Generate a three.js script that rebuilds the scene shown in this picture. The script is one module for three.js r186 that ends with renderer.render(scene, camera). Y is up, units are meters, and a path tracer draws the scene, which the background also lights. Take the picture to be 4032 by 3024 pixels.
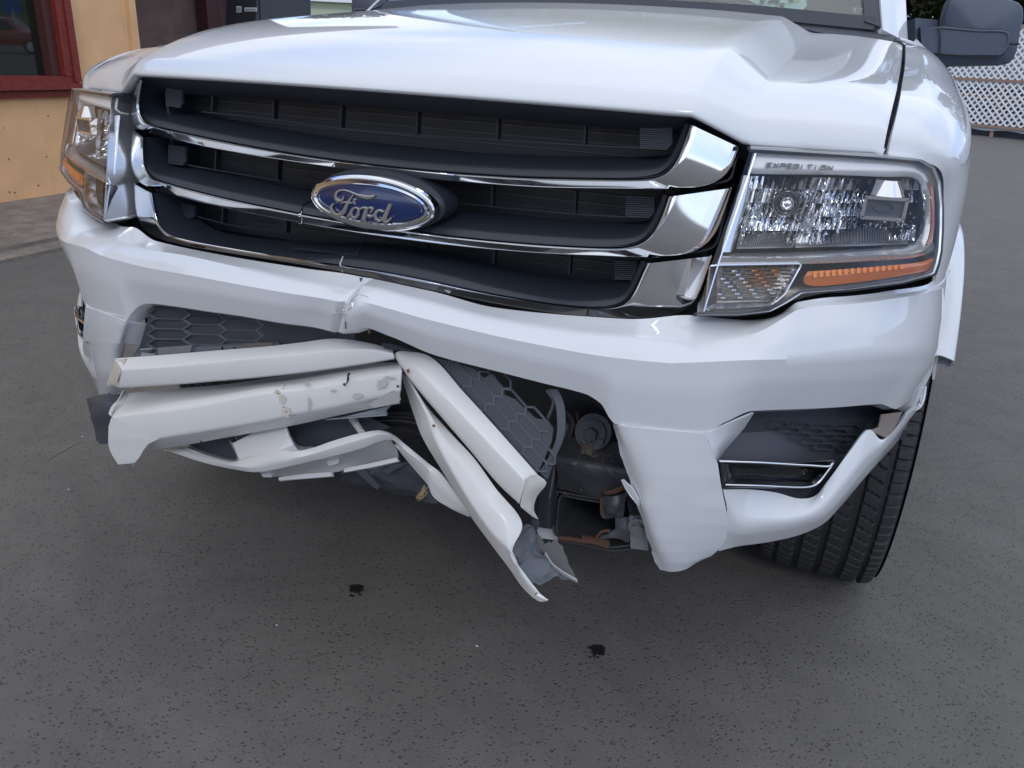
import * as THREE from 'three';
import { mergeGeometries, toCreasedNormals as creasedNormals } from 'three/addons/utils/BufferGeometryUtils.js';
import { ImprovedNoise } from 'three/addons/math/ImprovedNoise.js';

// ---------------------------------------------------------------- camera, sky, sun, exposure
const scene = new THREE.Scene();
const D2R = Math.PI / 180;
const EYE = new THREE.Vector3(0.7314, 1.2072, 1.1699), YAW = 21.0 * D2R, PITCH = 22.216 * D2R, ROLL = 3.014 * D2R, FOC = 3156.5;
const FWD = new THREE.Vector3(-Math.sin(YAW) * Math.cos(PITCH), -Math.sin(PITCH), -Math.cos(YAW) * Math.cos(PITCH));
const RGT0 = new THREE.Vector3(Math.cos(YAW), 0, -Math.sin(YAW));
const UP0 = new THREE.Vector3().crossVectors(RGT0, FWD);
const RGT = RGT0.clone().multiplyScalar(Math.cos(ROLL)).addScaledVector(UP0, Math.sin(ROLL));
const UPV = UP0.clone().multiplyScalar(Math.cos(ROLL)).addScaledVector(RGT0, -Math.sin(ROLL));
const camera = new THREE.PerspectiveCamera(51.19, 4 / 3, 0.05, 900);
camera.position.copy(EYE); camera.up.copy(UPV); camera.lookAt(EYE.clone().add(FWD)); camera.updateMatrixWorld();

function mulberry(a) { return () => { a |= 0; a = a + 0x6D2B79F5 | 0; let t = Math.imul(a ^ a >>> 15, 1 | a); t = t + Math.imul(t ^ t >>> 7, 61 | t) ^ t; return ((t ^ t >>> 14) >>> 0) / 4294967296; }; }
const PN = new ImprovedNoise();
const fbm = (x, y, z, o = 4) => { let s = 0, a = 0.5; for (let i = 0; i < o; i++) { s += a * PN.noise(x, y, z); x *= 2.03; y *= 2.03; z *= 2.03; a *= 0.5; } return s; };
{ // broken cloud over a blue sky, thin and bright
  const W = 1024, H = 512, data = new Float32Array(W * H * 4);
  for (let j = 0; j < H; j++) {
    const el = ((j + 0.5) / H - 0.5) * Math.PI;
    for (let i = 0; i < W; i++) {
      const az = (i + 0.5) / W * Math.PI * 2, dx = Math.cos(el) * Math.cos(az), dy = Math.sin(el), dz = Math.cos(el) * Math.sin(az);
      const h = Math.max(dy, 0);
      const k = 1 / (h + 0.16);
      const n = fbm(dx * k * 0.62 + 3.1, dz * k * 0.62 + 1.7, 4.2, 6);
      const c = Math.min(1, Math.max(0, 0.40 + n * 2.9 + 0.22 * Math.exp(-h * 7)));
      const cl = c * c * (3 - 2 * c);
      const hz = Math.exp(-h * 5.5);
      const bl = [0.17 + 0.58 * hz, 0.36 + 0.58 * hz, 0.86 + 0.40 * hz];
      const w = 0.88 + 0.32 * hz + 0.20 * fbm(dx * k * 1.7, dz * k * 1.7, 9.1, 4);
      const o = (j * W + i) * 4, lo = dy < 0 ? 0.55 : 1;
      for (let q = 0; q < 3; q++) data[o + q] = (bl[q] * (1 - cl) + w * [0.95, 1.0, 1.08][q] * cl) * 1.05 * lo;
      data[o + 3] = 1;
    }
  }
  const t = new THREE.DataTexture(data, W, H, THREE.RGBAFormat, THREE.FloatType);
  t.mapping = THREE.EquirectangularReflectionMapping; t.magFilter = t.minFilter = THREE.LinearFilter; t.wrapS = THREE.RepeatWrapping; t.needsUpdate = true;
  scene.background = t; scene.environment = t; scene.backgroundIntensity = 1; scene.environmentIntensity = 1;
}
const sun = new THREE.DirectionalLight(new THREE.Color(1, 0.965, 0.91), 0.55);
sun.position.set(3, 6, 6); sun.target.position.set(0, 0.5, -1); sun.castShadow = true; sun.shadow.radius = 26;
sun.shadow.mapSize.set(2048, 2048); Object.assign(sun.shadow.camera, { left: -8, right: 8, top: 8, bottom: -8, near: 1, far: 40 });
scene.add(sun, sun.target);
const renderer = new THREE.WebGLRenderer({ antialias: true });
renderer.setSize(1024, 768); renderer.toneMapping = THREE.LinearToneMapping; renderer.toneMappingExposure = 1.23;
renderer.shadowMap.enabled = true;

// ---------------------------------------------------------------- survey of the place: sight lines -> points at known depth
const V = (x, y, z) => new THREE.Vector3(x, y, z);
const Q = (ox, oy, s) => (x, y) => [ox + x / s, oy + y / s];
const K = { o: Q(0, 0, 1), f0: Q(0, 0, 0.54861), z1: Q(0, 0, 1.6458), z2: Q(1344, 0, 1.6458), z3: Q(2688, 0, 1.6458), z4: Q(0, 1008, 1.6458), z5: Q(1344, 1008, 1.6458), z6: Q(2688, 1008, 1.6458), z7: Q(1344, 1716, 1.6458),
  a: Q(200, 300, 4.096), b: Q(200, 650, 4.096), c: Q(2700, 500, 2.048), d: Q(700, 0, 2.765), e: Q(3232, 0, 2.765), f: Q(2432, 0, 2.765), g: Q(1150, 620, 3.456), h: Q(0, 0, 3.687),
  A: Q(2900, 1500, 1.844), B: Q(1950, 1850, 2.765), C: Q(200, 950, 3.687), D: Q(300, 1300, 2.765), E: Q(1000, 1300, 2.765), F: Q(1200, 1000, 4.424), G: Q(3400, 200, 3.5), H: Q(2300, 1300, 3.16) };
const dirOf = (p) => FWD.clone().addScaledVector(RGT, (p[0] - 2016) / FOC).addScaledVector(UPV, -(p[1] - 1512) / FOC);
const atZ = (p, z) => { const d = dirOf(p); return EYE.clone().addScaledVector(d, (z - EYE.z) / d.z); };
const atX = (p, x) => { const d = dirOf(p); return EYE.clone().addScaledVector(d, (x - EYE.x) / d.x); };
const atY = (p, y) => { const d = dirOf(p); return EYE.clone().addScaledVector(d, (y - EYE.y) / d.y); };
// list 'zoom x y z  x y z ...' of points on planes of constant z
const PZ = (k, arr) => { const r = []; for (let i = 0; i < arr.length; i += 3) r.push(atZ(K[k](arr[i], arr[i + 1]), arr[i + 2])); return r; };

// a plan curve: half table (x, z) mirrored, smoothed, with arc length; rays meet it offset outward by off
function planOf(tab) {
  const pts = []; for (let i = tab.length - 1; i > 0; i--) pts.push(V(-tab[i][0], 0, tab[i][1])); for (const t of tab) pts.push(V(t[0], 0, t[1]));
  const N = 420, cv = new THREE.CatmullRomCurve3(pts, false, 'centripetal').getSpacedPoints(N);
  const s = [0]; for (let i = 1; i <= N; i++) s.push(s[i - 1] + cv[i].distanceTo(cv[i - 1]));
  const mid = s[N] / 2; for (let i = 0; i <= N; i++) s[i] -= mid;
  const nr = cv.map((p, i) => { const a = cv[Math.max(0, i - 2)], b = cv[Math.min(N, i + 2)]; return V(-(b.z - a.z), 0, b.x - a.x).normalize(); });
  const L = s[N];
  const P = { L, at(ss, off = 0, y = 0) { let t = (ss + L) / (2 * L) * N; t = Math.min(N - 1e-6, Math.max(0, t)); const i = Math.floor(t), f = t - i; const p = cv[i].clone().lerp(cv[i + 1], f), n = nr[i].clone().lerp(nr[i + 1], f).normalize(); return p.addScaledVector(n, off).setY(y); },
    hit(p, off = 0, tilt = 0, y0 = 1) { const d = dirOf(p); let best = null;
      for (let it = 0, o = off; it < (tilt ? 4 : 1); it++) { best = null;
        for (let i = 0; i < N; i++) { const ax = cv[i].x + nr[i].x * o, az = cv[i].z + nr[i].z * o, bx = cv[i + 1].x + nr[i + 1].x * o, bz = cv[i + 1].z + nr[i + 1].z * o;
          const ex = bx - ax, ez = bz - az, den = d.x * ez - d.z * ex; if (Math.abs(den) < 1e-12) continue;
          const qx = ax - EYE.x, qz = az - EYE.z, t = (qx * ez - qz * ex) / den, u = (qx * d.z - qz * d.x) / den;
          if (u >= 0 && u <= 1 && t > 0.2 && (!best || t < best.t)) best = { t, s: s[i] + u * (s[i + 1] - s[i]), y: EYE.y + d.y * t, off: o }; }
        if (!best) { let bd = 1e9; const dl = Math.hypot(d.x, d.z); for (let i = 0; i <= N; i++) { const ax = cv[i].x + nr[i].x * o - EYE.x, az = cv[i].z + nr[i].z * o - EYE.z, q = Math.abs(ax * d.z - az * d.x) / dl; if (q < bd) { bd = q; const t = (ax * d.x + az * d.z) / (dl * dl); best = { t, s: s[i], y: EYE.y + d.y * t, off: o }; } } }
        if (tilt && best) o = off + tilt * (y0 - best.y); }
      return best; },
    sx(x) { let b = 0, bd = 9; for (let i = 0; i <= N; i++) { const e = Math.abs(cv[i].x - x); if (e < bd) { bd = e; b = i; } } return s[b]; } };
  return P;
}
const PB = planOf([[0, .12], [.2, .115], [.4, .098], [.5, .086], [.555, .076], [.62, .056], [.7, .02], [.8, -.055], [.87, -.14], [.92, -.24], [.955, -.36], [.978, -.5], [.99, -.66], [.995, -.95]]);
const PG = planOf([[0, 0], [.2, -.004], [.4, -.014], [.5, -.026], [.56, -.046], [.62, -.072], [.7, -.105], [.8, -.155], [.85, -.195], [.88, -.24], [.9, -.31], [.915, -.42], [.928, -.6], [.935, -.9]]);
// a row on a plan: entries [zoom, x, y, off]; left-out rays use {s, y, off}
const rowOn = (plan, list, tilt = 0, y0 = 1) => list.map((q) => { if (!Array.isArray(q)) return { s: q.s ?? plan.sx(q.x), y: q.y, off: q.off }; const h = plan.hit(K[q[0]](q[1], q[2]), q[3] || 0, tilt, y0); if (!h) console.log('miss', q.join(',')); return h; }).filter(Boolean).sort((m, n) => m.s - n.s);
const lin = (row, s, key) => { // monotone-ish cubic through a row
  const n = row.length; if (s <= row[0].s) return row[0][key]; if (s >= row[n - 1].s) return row[n - 1][key];
  let i = 0; while (row[i + 1].s < s) i++;
  const a = row[i], b = row[i + 1], h = b.s - a.s || 1e-9, t = (s - a.s) / h;
  const sl = (k) => { if (k <= 0 || k >= n - 1) { const m = Math.min(Math.max(k, 0), n - 2); return (row[m + 1][key] - row[m][key]) / (row[m + 1].s - row[m].s || 1e-9); } const d0 = (row[k][key] - row[k - 1][key]) / (row[k].s - row[k - 1].s || 1e-9), d1 = (row[k + 1][key] - row[k][key]) / (row[k + 1].s - row[k].s || 1e-9); return d0 * d1 <= 0 ? 0 : 2 * d0 * d1 / (d0 + d1); };
  const m0 = sl(i) * h, m1 = sl(i + 1) * h, t2 = t * t, t3 = t2 * t;
  return (2 * t3 - 3 * t2 + 1) * a[key] + (t3 - 2 * t2 + t) * m0 + (-2 * t3 + 3 * t2) * b[key] + (t3 - t2) * m1; };

// ---------------------------------------------------------------- geometry helpers
// normals are joined by rounded position, so work in tenths of a millimetre
const toCreasedNormals = (g, a) => { g.scale(1000, 1000, 1000); const q = creasedNormals(g, a); q.scale(.001, .001, .001); return q; };
function flip(g) { const x = g.index; if (x) { const a = x.array; for (let i = 0; i < a.length; i += 3) { const t = a[i]; a[i] = a[i + 2]; a[i + 2] = t; } } return g; }
function resample(row, n, curved = true) { if (row.length === n && !curved) return row.map((p) => p.clone()); if (!curved) { const L = [0]; for (let i = 1; i < row.length; i++) L.push(L[i - 1] + row[i].distanceTo(row[i - 1])); const out = []; for (let k = 0; k < n; k++) { const s = L[L.length - 1] * k / (n - 1); let i = 0; while (i < row.length - 2 && L[i + 1] < s) i++; out.push(row[i].clone().lerp(row[i + 1], (s - L[i]) / (L[i + 1] - L[i] || 1))); } return out; }
  const c = new THREE.CatmullRomCurve3(row, false, 'centripetal'), out = []; for (let k = 0; k < n; k++) out.push(c.getPoint(k / (n - 1))); return out; }
// grid of points -> shell; rows: array of equal-length arrays of Vector3, th: thickness away from face point
function shell(rows, th = 0.003, o = {}) {
  const R = rows.length, C = rows[0].length, at = (i, j) => rows[i][j];
  const nrm = []; let acc = 0; const face = o.face || EYE;
  for (let i = 0; i < R; i++) { nrm.push([]); for (let j = 0; j < C; j++) { const a = at(i, Math.max(0, j - 1)), b = at(i, Math.min(C - 1, j + 1)), c = at(Math.max(0, i - 1), j), d = at(Math.min(R - 1, i + 1), j); const n = b.clone().sub(a).cross(d.clone().sub(c)).normalize(); nrm[i].push(n); acc += n.dot((o.dir ? o.dir : face.clone().sub(at(i, j)).normalize())); } }
  const sg = acc < 0 ? -1 : 1;
  const pos = [], uv = [], idx = []; const N = R * C;
  for (const side of th ? [0, 1] : [0]) for (let i = 0; i < R; i++) for (let j = 0; j < C; j++) { const p = at(i, j).clone(); if (side) { if (o.back) p.addScaledVector(o.back, th); else p.addScaledVector(nrm[i][j], -sg * th); } pos.push(p.x, p.y, p.z); uv.push(p.x + p.z * 0.35, p.y + p.z * 0.6); }
  const q = (a, b, c, d) => { if (sg > 0) idx.push(a, b, c, a, c, d); else idx.push(a, c, b, a, d, c); };
  for (let i = 0; i < R - 1; i++) for (let j = 0; j < C - 1; j++) { const a = i * C + j; q(a, a + 1, a + C + 1, a + C); if (th) { const b = a + N; q(b, b + C, b + C + 1, b + 1); } }
  if (th) { for (let j = 0; j < C - 1; j++) { q(j + 1, j, j + N, j + 1 + N); const a = (R - 1) * C + j; q(a, a + 1, a + 1 + N, a + N); } for (let i = 0; i < R - 1; i++) { const a = i * C; q(a, a + C, a + C + N, a + N); const b = i * C + C - 1; q(b + C, b, b + N, b + C + N); } }
  const g = new THREE.BufferGeometry(); g.setAttribute('position', new THREE.Float32BufferAttribute(pos, 3)); g.setAttribute('uv', new THREE.Float32BufferAttribute(uv, 2)); g.setIndex(idx);
  return toCreasedNormals(g, o.crease ?? 0.62);
}
// rows of control points -> smooth grid; o.nu samples along, o.nv per gap across, o.smooth curves across rows, o.straight rows
function loft(ctrl, th, o = {}) {
  const nu = o.nu || 40, nv = o.nv || 1; let rows; if (o.uni != null) { const cs = ctrl.map((r) => new THREE.CatmullRomCurve3(r, false, 'centripetal')), T = 1600, L = [0]; let pp = cs[o.uni].getPoint(0); for (let i = 1; i <= T; i++) { const q = cs[o.uni].getPoint(i / T); L.push(L[i - 1] + q.distanceTo(pp)); pp = q; } const ts = []; for (let k = 0, i = 0; k < nu; k++) { const s = L[T] * k / (nu - 1); while (i < T - 1 && L[i + 1] < s) i++; ts.push(Math.min(1, (i + (s - L[i]) / (L[i + 1] - L[i] || 1)) / T)); } rows = cs.map((c) => ts.map((t) => c.getPoint(t))); } else rows = ctrl.map((r) => resample(r, nu, !o.straight));
  if (o.smooth) { const out = []; const M = (rows.length - 1) * nv + 1; for (let k = 0; k < M; k++) out.push([]); for (let j = 0; j < nu; j++) { const c = new THREE.CatmullRomCurve3(rows.map((r) => r[j]), false, 'centripetal'); for (let k = 0; k < M; k++) out[k].push(c.getPoint(k / (M - 1))); } rows = out; }
  else if (nv > 1) { const out = [rows[0]]; for (let i = 1; i < rows.length; i++) for (let k = 1; k <= nv; k++) out.push(rows[i].map((p, j) => rows[i - 1][j].clone().lerp(p, k / nv))); rows = out; }
  if (o.lap) for (let k = 0; k < o.lap; k++) rows = rows.map((r) => r.map((p, j) => j === 0 || j === r.length - 1 ? p : p.clone().multiplyScalar(.5).addScaledVector(r[j - 1], .25).addScaledVector(r[j + 1], .25)));
  if (o.round) rows = roundRows(rows, o.round);
  if (o.sub) { const out = [rows[0]]; for (let i = 1; i < rows.length; i++) { let m = 0; rows[i].forEach((p, j) => { m = Math.max(m, p.distanceTo(rows[i - 1][j])); }); const k = Math.max(1, Math.min(10, Math.ceil(m / o.sub))); for (let q = 1; q <= k; q++) out.push(rows[i].map((p, j) => rows[i - 1][j].clone().lerp(p, q / k))); } rows = out; }
  if (o.fn) rows.forEach((r, i) => r.forEach((p, j) => o.fn(p, i / (rows.length - 1), j / (nu - 1))));
  return shell(rows, th, o);
}
// replace every inner row by a small fillet of radius r (metres)
function roundRows(rows, r) { const out = [rows[0]]; for (let i = 1; i < rows.length - 1; i++) { const A = [], B = [], M = []; rows[i].forEach((p, j) => { const a = rows[i - 1][j], b = rows[i + 1][j], ra = Math.min(r, a.distanceTo(p) * 0.45), rb = Math.min(r, b.distanceTo(p) * 0.45); const pa = p.clone().lerp(a, ra / (a.distanceTo(p) || 1)), pb = p.clone().lerp(b, rb / (b.distanceTo(p) || 1)); A.push(pa); B.push(pb); M.push(pa.clone().add(pb).multiplyScalar(0.25).addScaledVector(p, 0.5)); }); out.push(A, M, B); } out.push(rows[rows.length - 1]); return out; }
// loft of rows on a plan at common arc positions
function planLoft(plan, rowsS, s0, s1, nu, th, o = {}) {
  let rows = rowsS.map((r) => { const out = []; for (let k = 0; k < nu; k++) { const s = s0 + (s1 - s0) * k / (nu - 1); out.push(plan.at(s, lin(r, s, 'off'), lin(r, s, 'y'))); } return out; });
  if (o.nv) { const out = [rows[0]]; for (let i = 1; i < rows.length; i++) for (let k = 1; k <= o.nv; k++) out.push(rows[i].map((p, j) => rows[i - 1][j].clone().lerp(p, k / o.nv))); rows = out; }
  if (o.round) rows = roundRows(rows, o.round);
  if (o.fn) rows.forEach((r, i) => r.forEach((p, j) => o.fn(p, i / (rows.length - 1), s0 + (s1 - s0) * j / (nu - 1))));
  return shell(rows, th, o);
}
// flat-ish polygon plate from 3D outline, thickness backward along its own normal
function plate(pts, th = 0.003, o = {}) {
  const c = pts.reduce((m, p) => m.add(p), V(0, 0, 0)).multiplyScalar(1 / pts.length);
  let n = V(0, 0, 0); for (let i = 0; i < pts.length; i++) { const a = pts[i].clone().sub(c), b = pts[(i + 1) % pts.length].clone().sub(c); n.add(a.cross(b)); } n.normalize();
  const ref = (o.face || EYE).clone().sub(c); let P2 = pts; if (n.dot(ref) < 0) { n.negate(); }
  const ux = Math.abs(n.y) < 0.9 ? V(0, 1, 0).cross(n).normalize() : V(1, 0, 0).cross(n).normalize(), uy = n.clone().cross(ux);
  let sh = P2.map((p) => new THREE.Vector2(p.clone().sub(c).dot(ux), p.clone().sub(c).dot(uy)));
  if (THREE.ShapeUtils.area(sh) < 0) { sh = sh.reverse(); P2 = P2.slice().reverse(); }
  const tri = THREE.ShapeUtils.triangulateShape(sh, []); const m = P2.length, pos = [], idx = [], uv = [];
  for (const k of [0, 1]) for (const p of P2) { const q = p.clone().addScaledVector(n, -th * k); pos.push(q.x, q.y, q.z); uv.push(q.x + q.z * 0.35, q.y + q.z * 0.6); }
  for (const t of tri) { idx.push(t[0], t[1], t[2]); idx.push(t[0] + m, t[2] + m, t[1] + m); }
  for (let i = 0; i < m; i++) { const j = (i + 1) % m; idx.push(i, i + m, j + m, i, j + m, j); }
  const g = new THREE.BufferGeometry(); g.setAttribute('position', new THREE.Float32BufferAttribute(pos, 3)); g.setAttribute('uv', new THREE.Float32BufferAttribute(uv, 2)); g.setIndex(idx); return toCreasedNormals(g, 0.5);
}
const fin = (g) => { const q = g.index ? g.toNonIndexed() : g; for (const k of Object.keys(q.attributes)) if (!['position', 'normal', 'uv'].includes(k)) q.deleteAttribute(k); return q; };
const merge = (...gs) => mergeGeometries(gs.flat().map(fin));
function box(w, h, d, x, y, z, r) { const g = new THREE.BoxGeometry(w, h, d); if (r) { const m = new THREE.Matrix4().makeRotationFromEuler(new THREE.Euler(r[0], r[1], r[2])); g.applyMatrix4(m); } g.translate(x, y, z); return fin(g); }
function tube(pts, r, n = 24, rs = 8, closed = false) { return fin(new THREE.TubeGeometry(new THREE.CatmullRomCurve3(pts, closed, 'centripetal'), n, r, rs, closed)); }
function beam(a, b, w, h, up = V(0, 1, 0)) { const d = b.clone().sub(a), L = d.length(); d.normalize(); const x = up.clone().cross(d).normalize(), y = d.clone().cross(x); const g = new THREE.BoxGeometry(w, h, L); g.applyMatrix4(new THREE.Matrix4().makeBasis(x, y, d)); g.translate((a.x + b.x) / 2, (a.y + b.y) / 2, (a.z + b.z) / 2); return fin(g); }
function cyl(r0, r1, a, b, n = 20) { const d = b.clone().sub(a), g = new THREE.CylinderGeometry(r1, r0, d.length(), n); g.applyQuaternion(new THREE.Quaternion().setFromUnitVectors(V(0, 1, 0), d.clone().normalize())); g.translate((a.x + b.x) / 2, (a.y + b.y) / 2, (a.z + b.z) / 2); return fin(g); }
function mirrorX(g) { const q = fin(g.clone()); const p = q.attributes.position, n = q.attributes.normal, u = q.attributes.uv; for (const at of [p, n]) for (let i = 0; i < at.count; i++) at.setX(i, -at.getX(i)); for (const at of [p, n, u]) { const s = at.itemSize, ar = at.array; for (let i = 0; i < at.count; i += 3) for (let k = 0; k < s; k++) { const t = ar[i * s + k]; ar[i * s + k] = ar[(i + 2) * s + k]; ar[(i + 2) * s + k] = t; } } return q; }
const used = {};
const numbered = (n) => { const k = used[n] = (used[n] ?? -1) + 1; return k ? n + '_' + String(k).padStart(3, '0') : n; };
function part(name, geo, mat, parent, label) { const m = new THREE.Mesh(Array.isArray(geo) ? merge(geo) : geo, mat); m.name = name; m.castShadow = m.receiveShadow = true; if (label) m.userData.label = label; parent.add(m); return m; }
function thing(name, label, category, group) { const o = new THREE.Group(); o.name = numbered(name); o.userData = { label, category }; if (group) o.userData.group = group; scene.add(o); return o; }
function struct(name, geo, mat) { const m = part(numbered(name), geo, mat, scene); m.userData.kind = 'structure'; return m; }

// ---------------------------------------------------------------- textures and materials
function dtex(w, h, fn, srgb, rep) { const d = new Uint8Array(w * h * 4); for (let j = 0; j < h; j++) for (let i = 0; i < w; i++) { const c = fn(i, j), o = (j * w + i) * 4; d[o] = Math.max(0, Math.min(255, c[0])); d[o + 1] = Math.max(0, Math.min(255, c[1])); d[o + 2] = Math.max(0, Math.min(255, c[2])); d[o + 3] = 255; } const t = new THREE.DataTexture(d, w, h); t.wrapS = t.wrapT = THREE.RepeatWrapping; t.magFilter = THREE.LinearFilter; t.minFilter = THREE.LinearMipmapLinearFilter; t.generateMipmaps = true; if (srgb) t.colorSpace = THREE.SRGBColorSpace; if (rep) t.repeat.set(rep[0], rep[1]); t.needsUpdate = true; return t; }
const lc = (r, g, b) => new THREE.Color().setRGB(r, g, b);
const std = (r, g, b, rough, metal = 0, x = {}) => new THREE.MeshStandardMaterial({ color: lc(r, g, b), roughness: rough, metalness: metal, ...x });
const phy = (r, g, b, rough, x = {}) => new THREE.MeshPhysicalMaterial({ color: lc(r, g, b), roughness: rough, ...x });
const M = {};
M.paint = phy(.67, .69, .715, .42, { clearcoat: 1, clearcoatRoughness: .035 });
M.trimWhite = phy(.715, .715, .705, .5, { clearcoat: .6, clearcoatRoughness: .12 });
M.chrome = std(.80, .81, .83, .05, 1);
M.chromeDull = std(.62, .63, .65, .22, 1);
M.black = std(.024, .030, .042, .44);  // black plastic, with sky reflection and lens haze painted in as lifted blue
M.blackSoft = std(.032, .038, .052, .6);  // softer black plastic, same bluish haze lift painted into its colour
M.gloss = phy(.012, .014, .018, .18, { clearcoat: 1, clearcoatRoughness: .06 });
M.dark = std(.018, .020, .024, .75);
M.greyPlastic = std(.060, .068, .085, .55);
M.rubber = std(.026, .027, .030, .72);
M.steel = std(.075, .08, .088, .5, .35);
M.rust = std(.11, .055, .035, .85);
M.blue = phy(.002, .018, .10, .25, { clearcoat: 1, clearcoatRoughness: .04 });
M.lens = phy(1, 1, 1, .02, { transmission: 1, thickness: 0, ior: 1.45 });
M.amber = phy(.85, .26, .03, .12, { transmission: .35, thickness: 0 });
M.silver = std(.66, .67, .68, .32, .85);
M.reflector = std(.82, .83, .85, .07, 1);
M.glassDark = phy(.9, .95, .93, .02, { transmission: 1, thickness: 0, ior: 1.5 });
// ---------------------------------------------------------------- the setting
{
  const n = 1024, rnd = mulberry(11), pit = new Float32Array(n * n), st = new Float32Array(n * n);
  for (let k = 0; k < 16000; k++) { const x = rnd() * n, y = rnd() * n, r = .8 + rnd() * rnd() * 2.0, el = 0.45 + rnd() * 0.6, an = rnd() * 6.28; const ca = Math.cos(an), sa = Math.sin(an); for (let j = -8; j <= 8; j++) for (let i = -8; i <= 8; i++) { const u = (i * ca + j * sa) / r, v = (-i * sa + j * ca) / (r * el), q = u * u + v * v; if (q < 1) { const o = ((y + j + n | 0) % n) * n + ((x + i + n | 0) % n); pit[o] = Math.max(pit[o], Math.min(1, (1 - q) * 1.9)); } } }
  for (let k = 0; k < 30000; k++) { const x = rnd() * n | 0, y = rnd() * n | 0, v = rnd() - 0.5; st[y * n + x] += v; st[y * n + (x + 1) % n] += v * .7; st[((y + 1) % n) * n + x] += v * .6; }
  const wrapN = (i, j, f) => { const a = i / n * 6.28318, b = j / n * 6.28318; return PN.noise(Math.cos(a) * f + 7, Math.sin(a) * f + Math.cos(b) * f * 1.3, Math.sin(b) * f * 1.3 + 3); };
  const lowA = new Float32Array(n * n); for (let j = 0; j < n; j += 4) for (let i = 0; i < n; i += 4) { const v = 0.55 * wrapN(i, j, 1.3) + 0.45 * wrapN(i, j, 4.1); for (let y = 0; y < 4; y++) for (let x = 0; x < 4; x++) lowA[(j + y) * n + i + x] = v; }
  const col = dtex(n, n, (i, j) => { const o = j * n + i, g = 97 + 10 * lowA[o] + 20 * st[o] + 9 * (rnd() - .5) - 24 * pit[o] + 10 * Math.max(0, st[o]); return [g * 1.03, g, g * .965]; }, true, [1, 1]);
  const bmp = dtex(n, n, (i, j) => { const o = j * n + i, g = 150 + 60 * st[o] + 26 * (rnd() - .5) - 120 * pit[o]; return [g, g, g]; }, false, [1, 1]);
  M.asphalt = new THREE.MeshStandardMaterial({ map: col, bumpMap: bmp, bumpScale: .004, roughness: .86 });
  const big = 260, g = new THREE.PlaneGeometry(big, big, 2, 2); g.rotateX(-Math.PI / 2); const uv = g.attributes.uv; for (let i = 0; i < uv.count; i++) uv.setXY(i, uv.getX(i) * big / 1.5, uv.getY(i) * big / 1.5);
  struct('asphalt_ground', g, M.asphalt);
}
const noiseCol = (n, base, amp, f, seed, spots = 0) => { const rnd = mulberry(seed); const sp = new Float32Array(n * n); for (let k = 0; k < spots; k++) { const x = rnd() * n | 0, y = rnd() * n | 0, r = 1 + rnd() * 2.5; for (let j = -4; j <= 4; j++) for (let i = -3; i <= 3; i++) if (i * i + j * j < r * r) sp[((y + j + n) % n) * n + (x + i + n) % n] = 1; } return dtex(n, n, (i, j) => { const v = fbm(i / n * f + seed, j / n * f, seed * .37, 5) * 2 + (rnd() - .5) * .35; const s = sp[j * n + i]; return [0, 1, 2].map((q) => base[q] * (1 + amp * v) * (1 - .35 * s)); }, true); };
// ---------------------------------------------------------------- the damaged vehicle
const suv = thing('suv', 'white full-size SUV with a crumpled front bumper and torn trim bars hanging below its grille', 'car');
const both = (g) => [g, mirrorX(g)];
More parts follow.
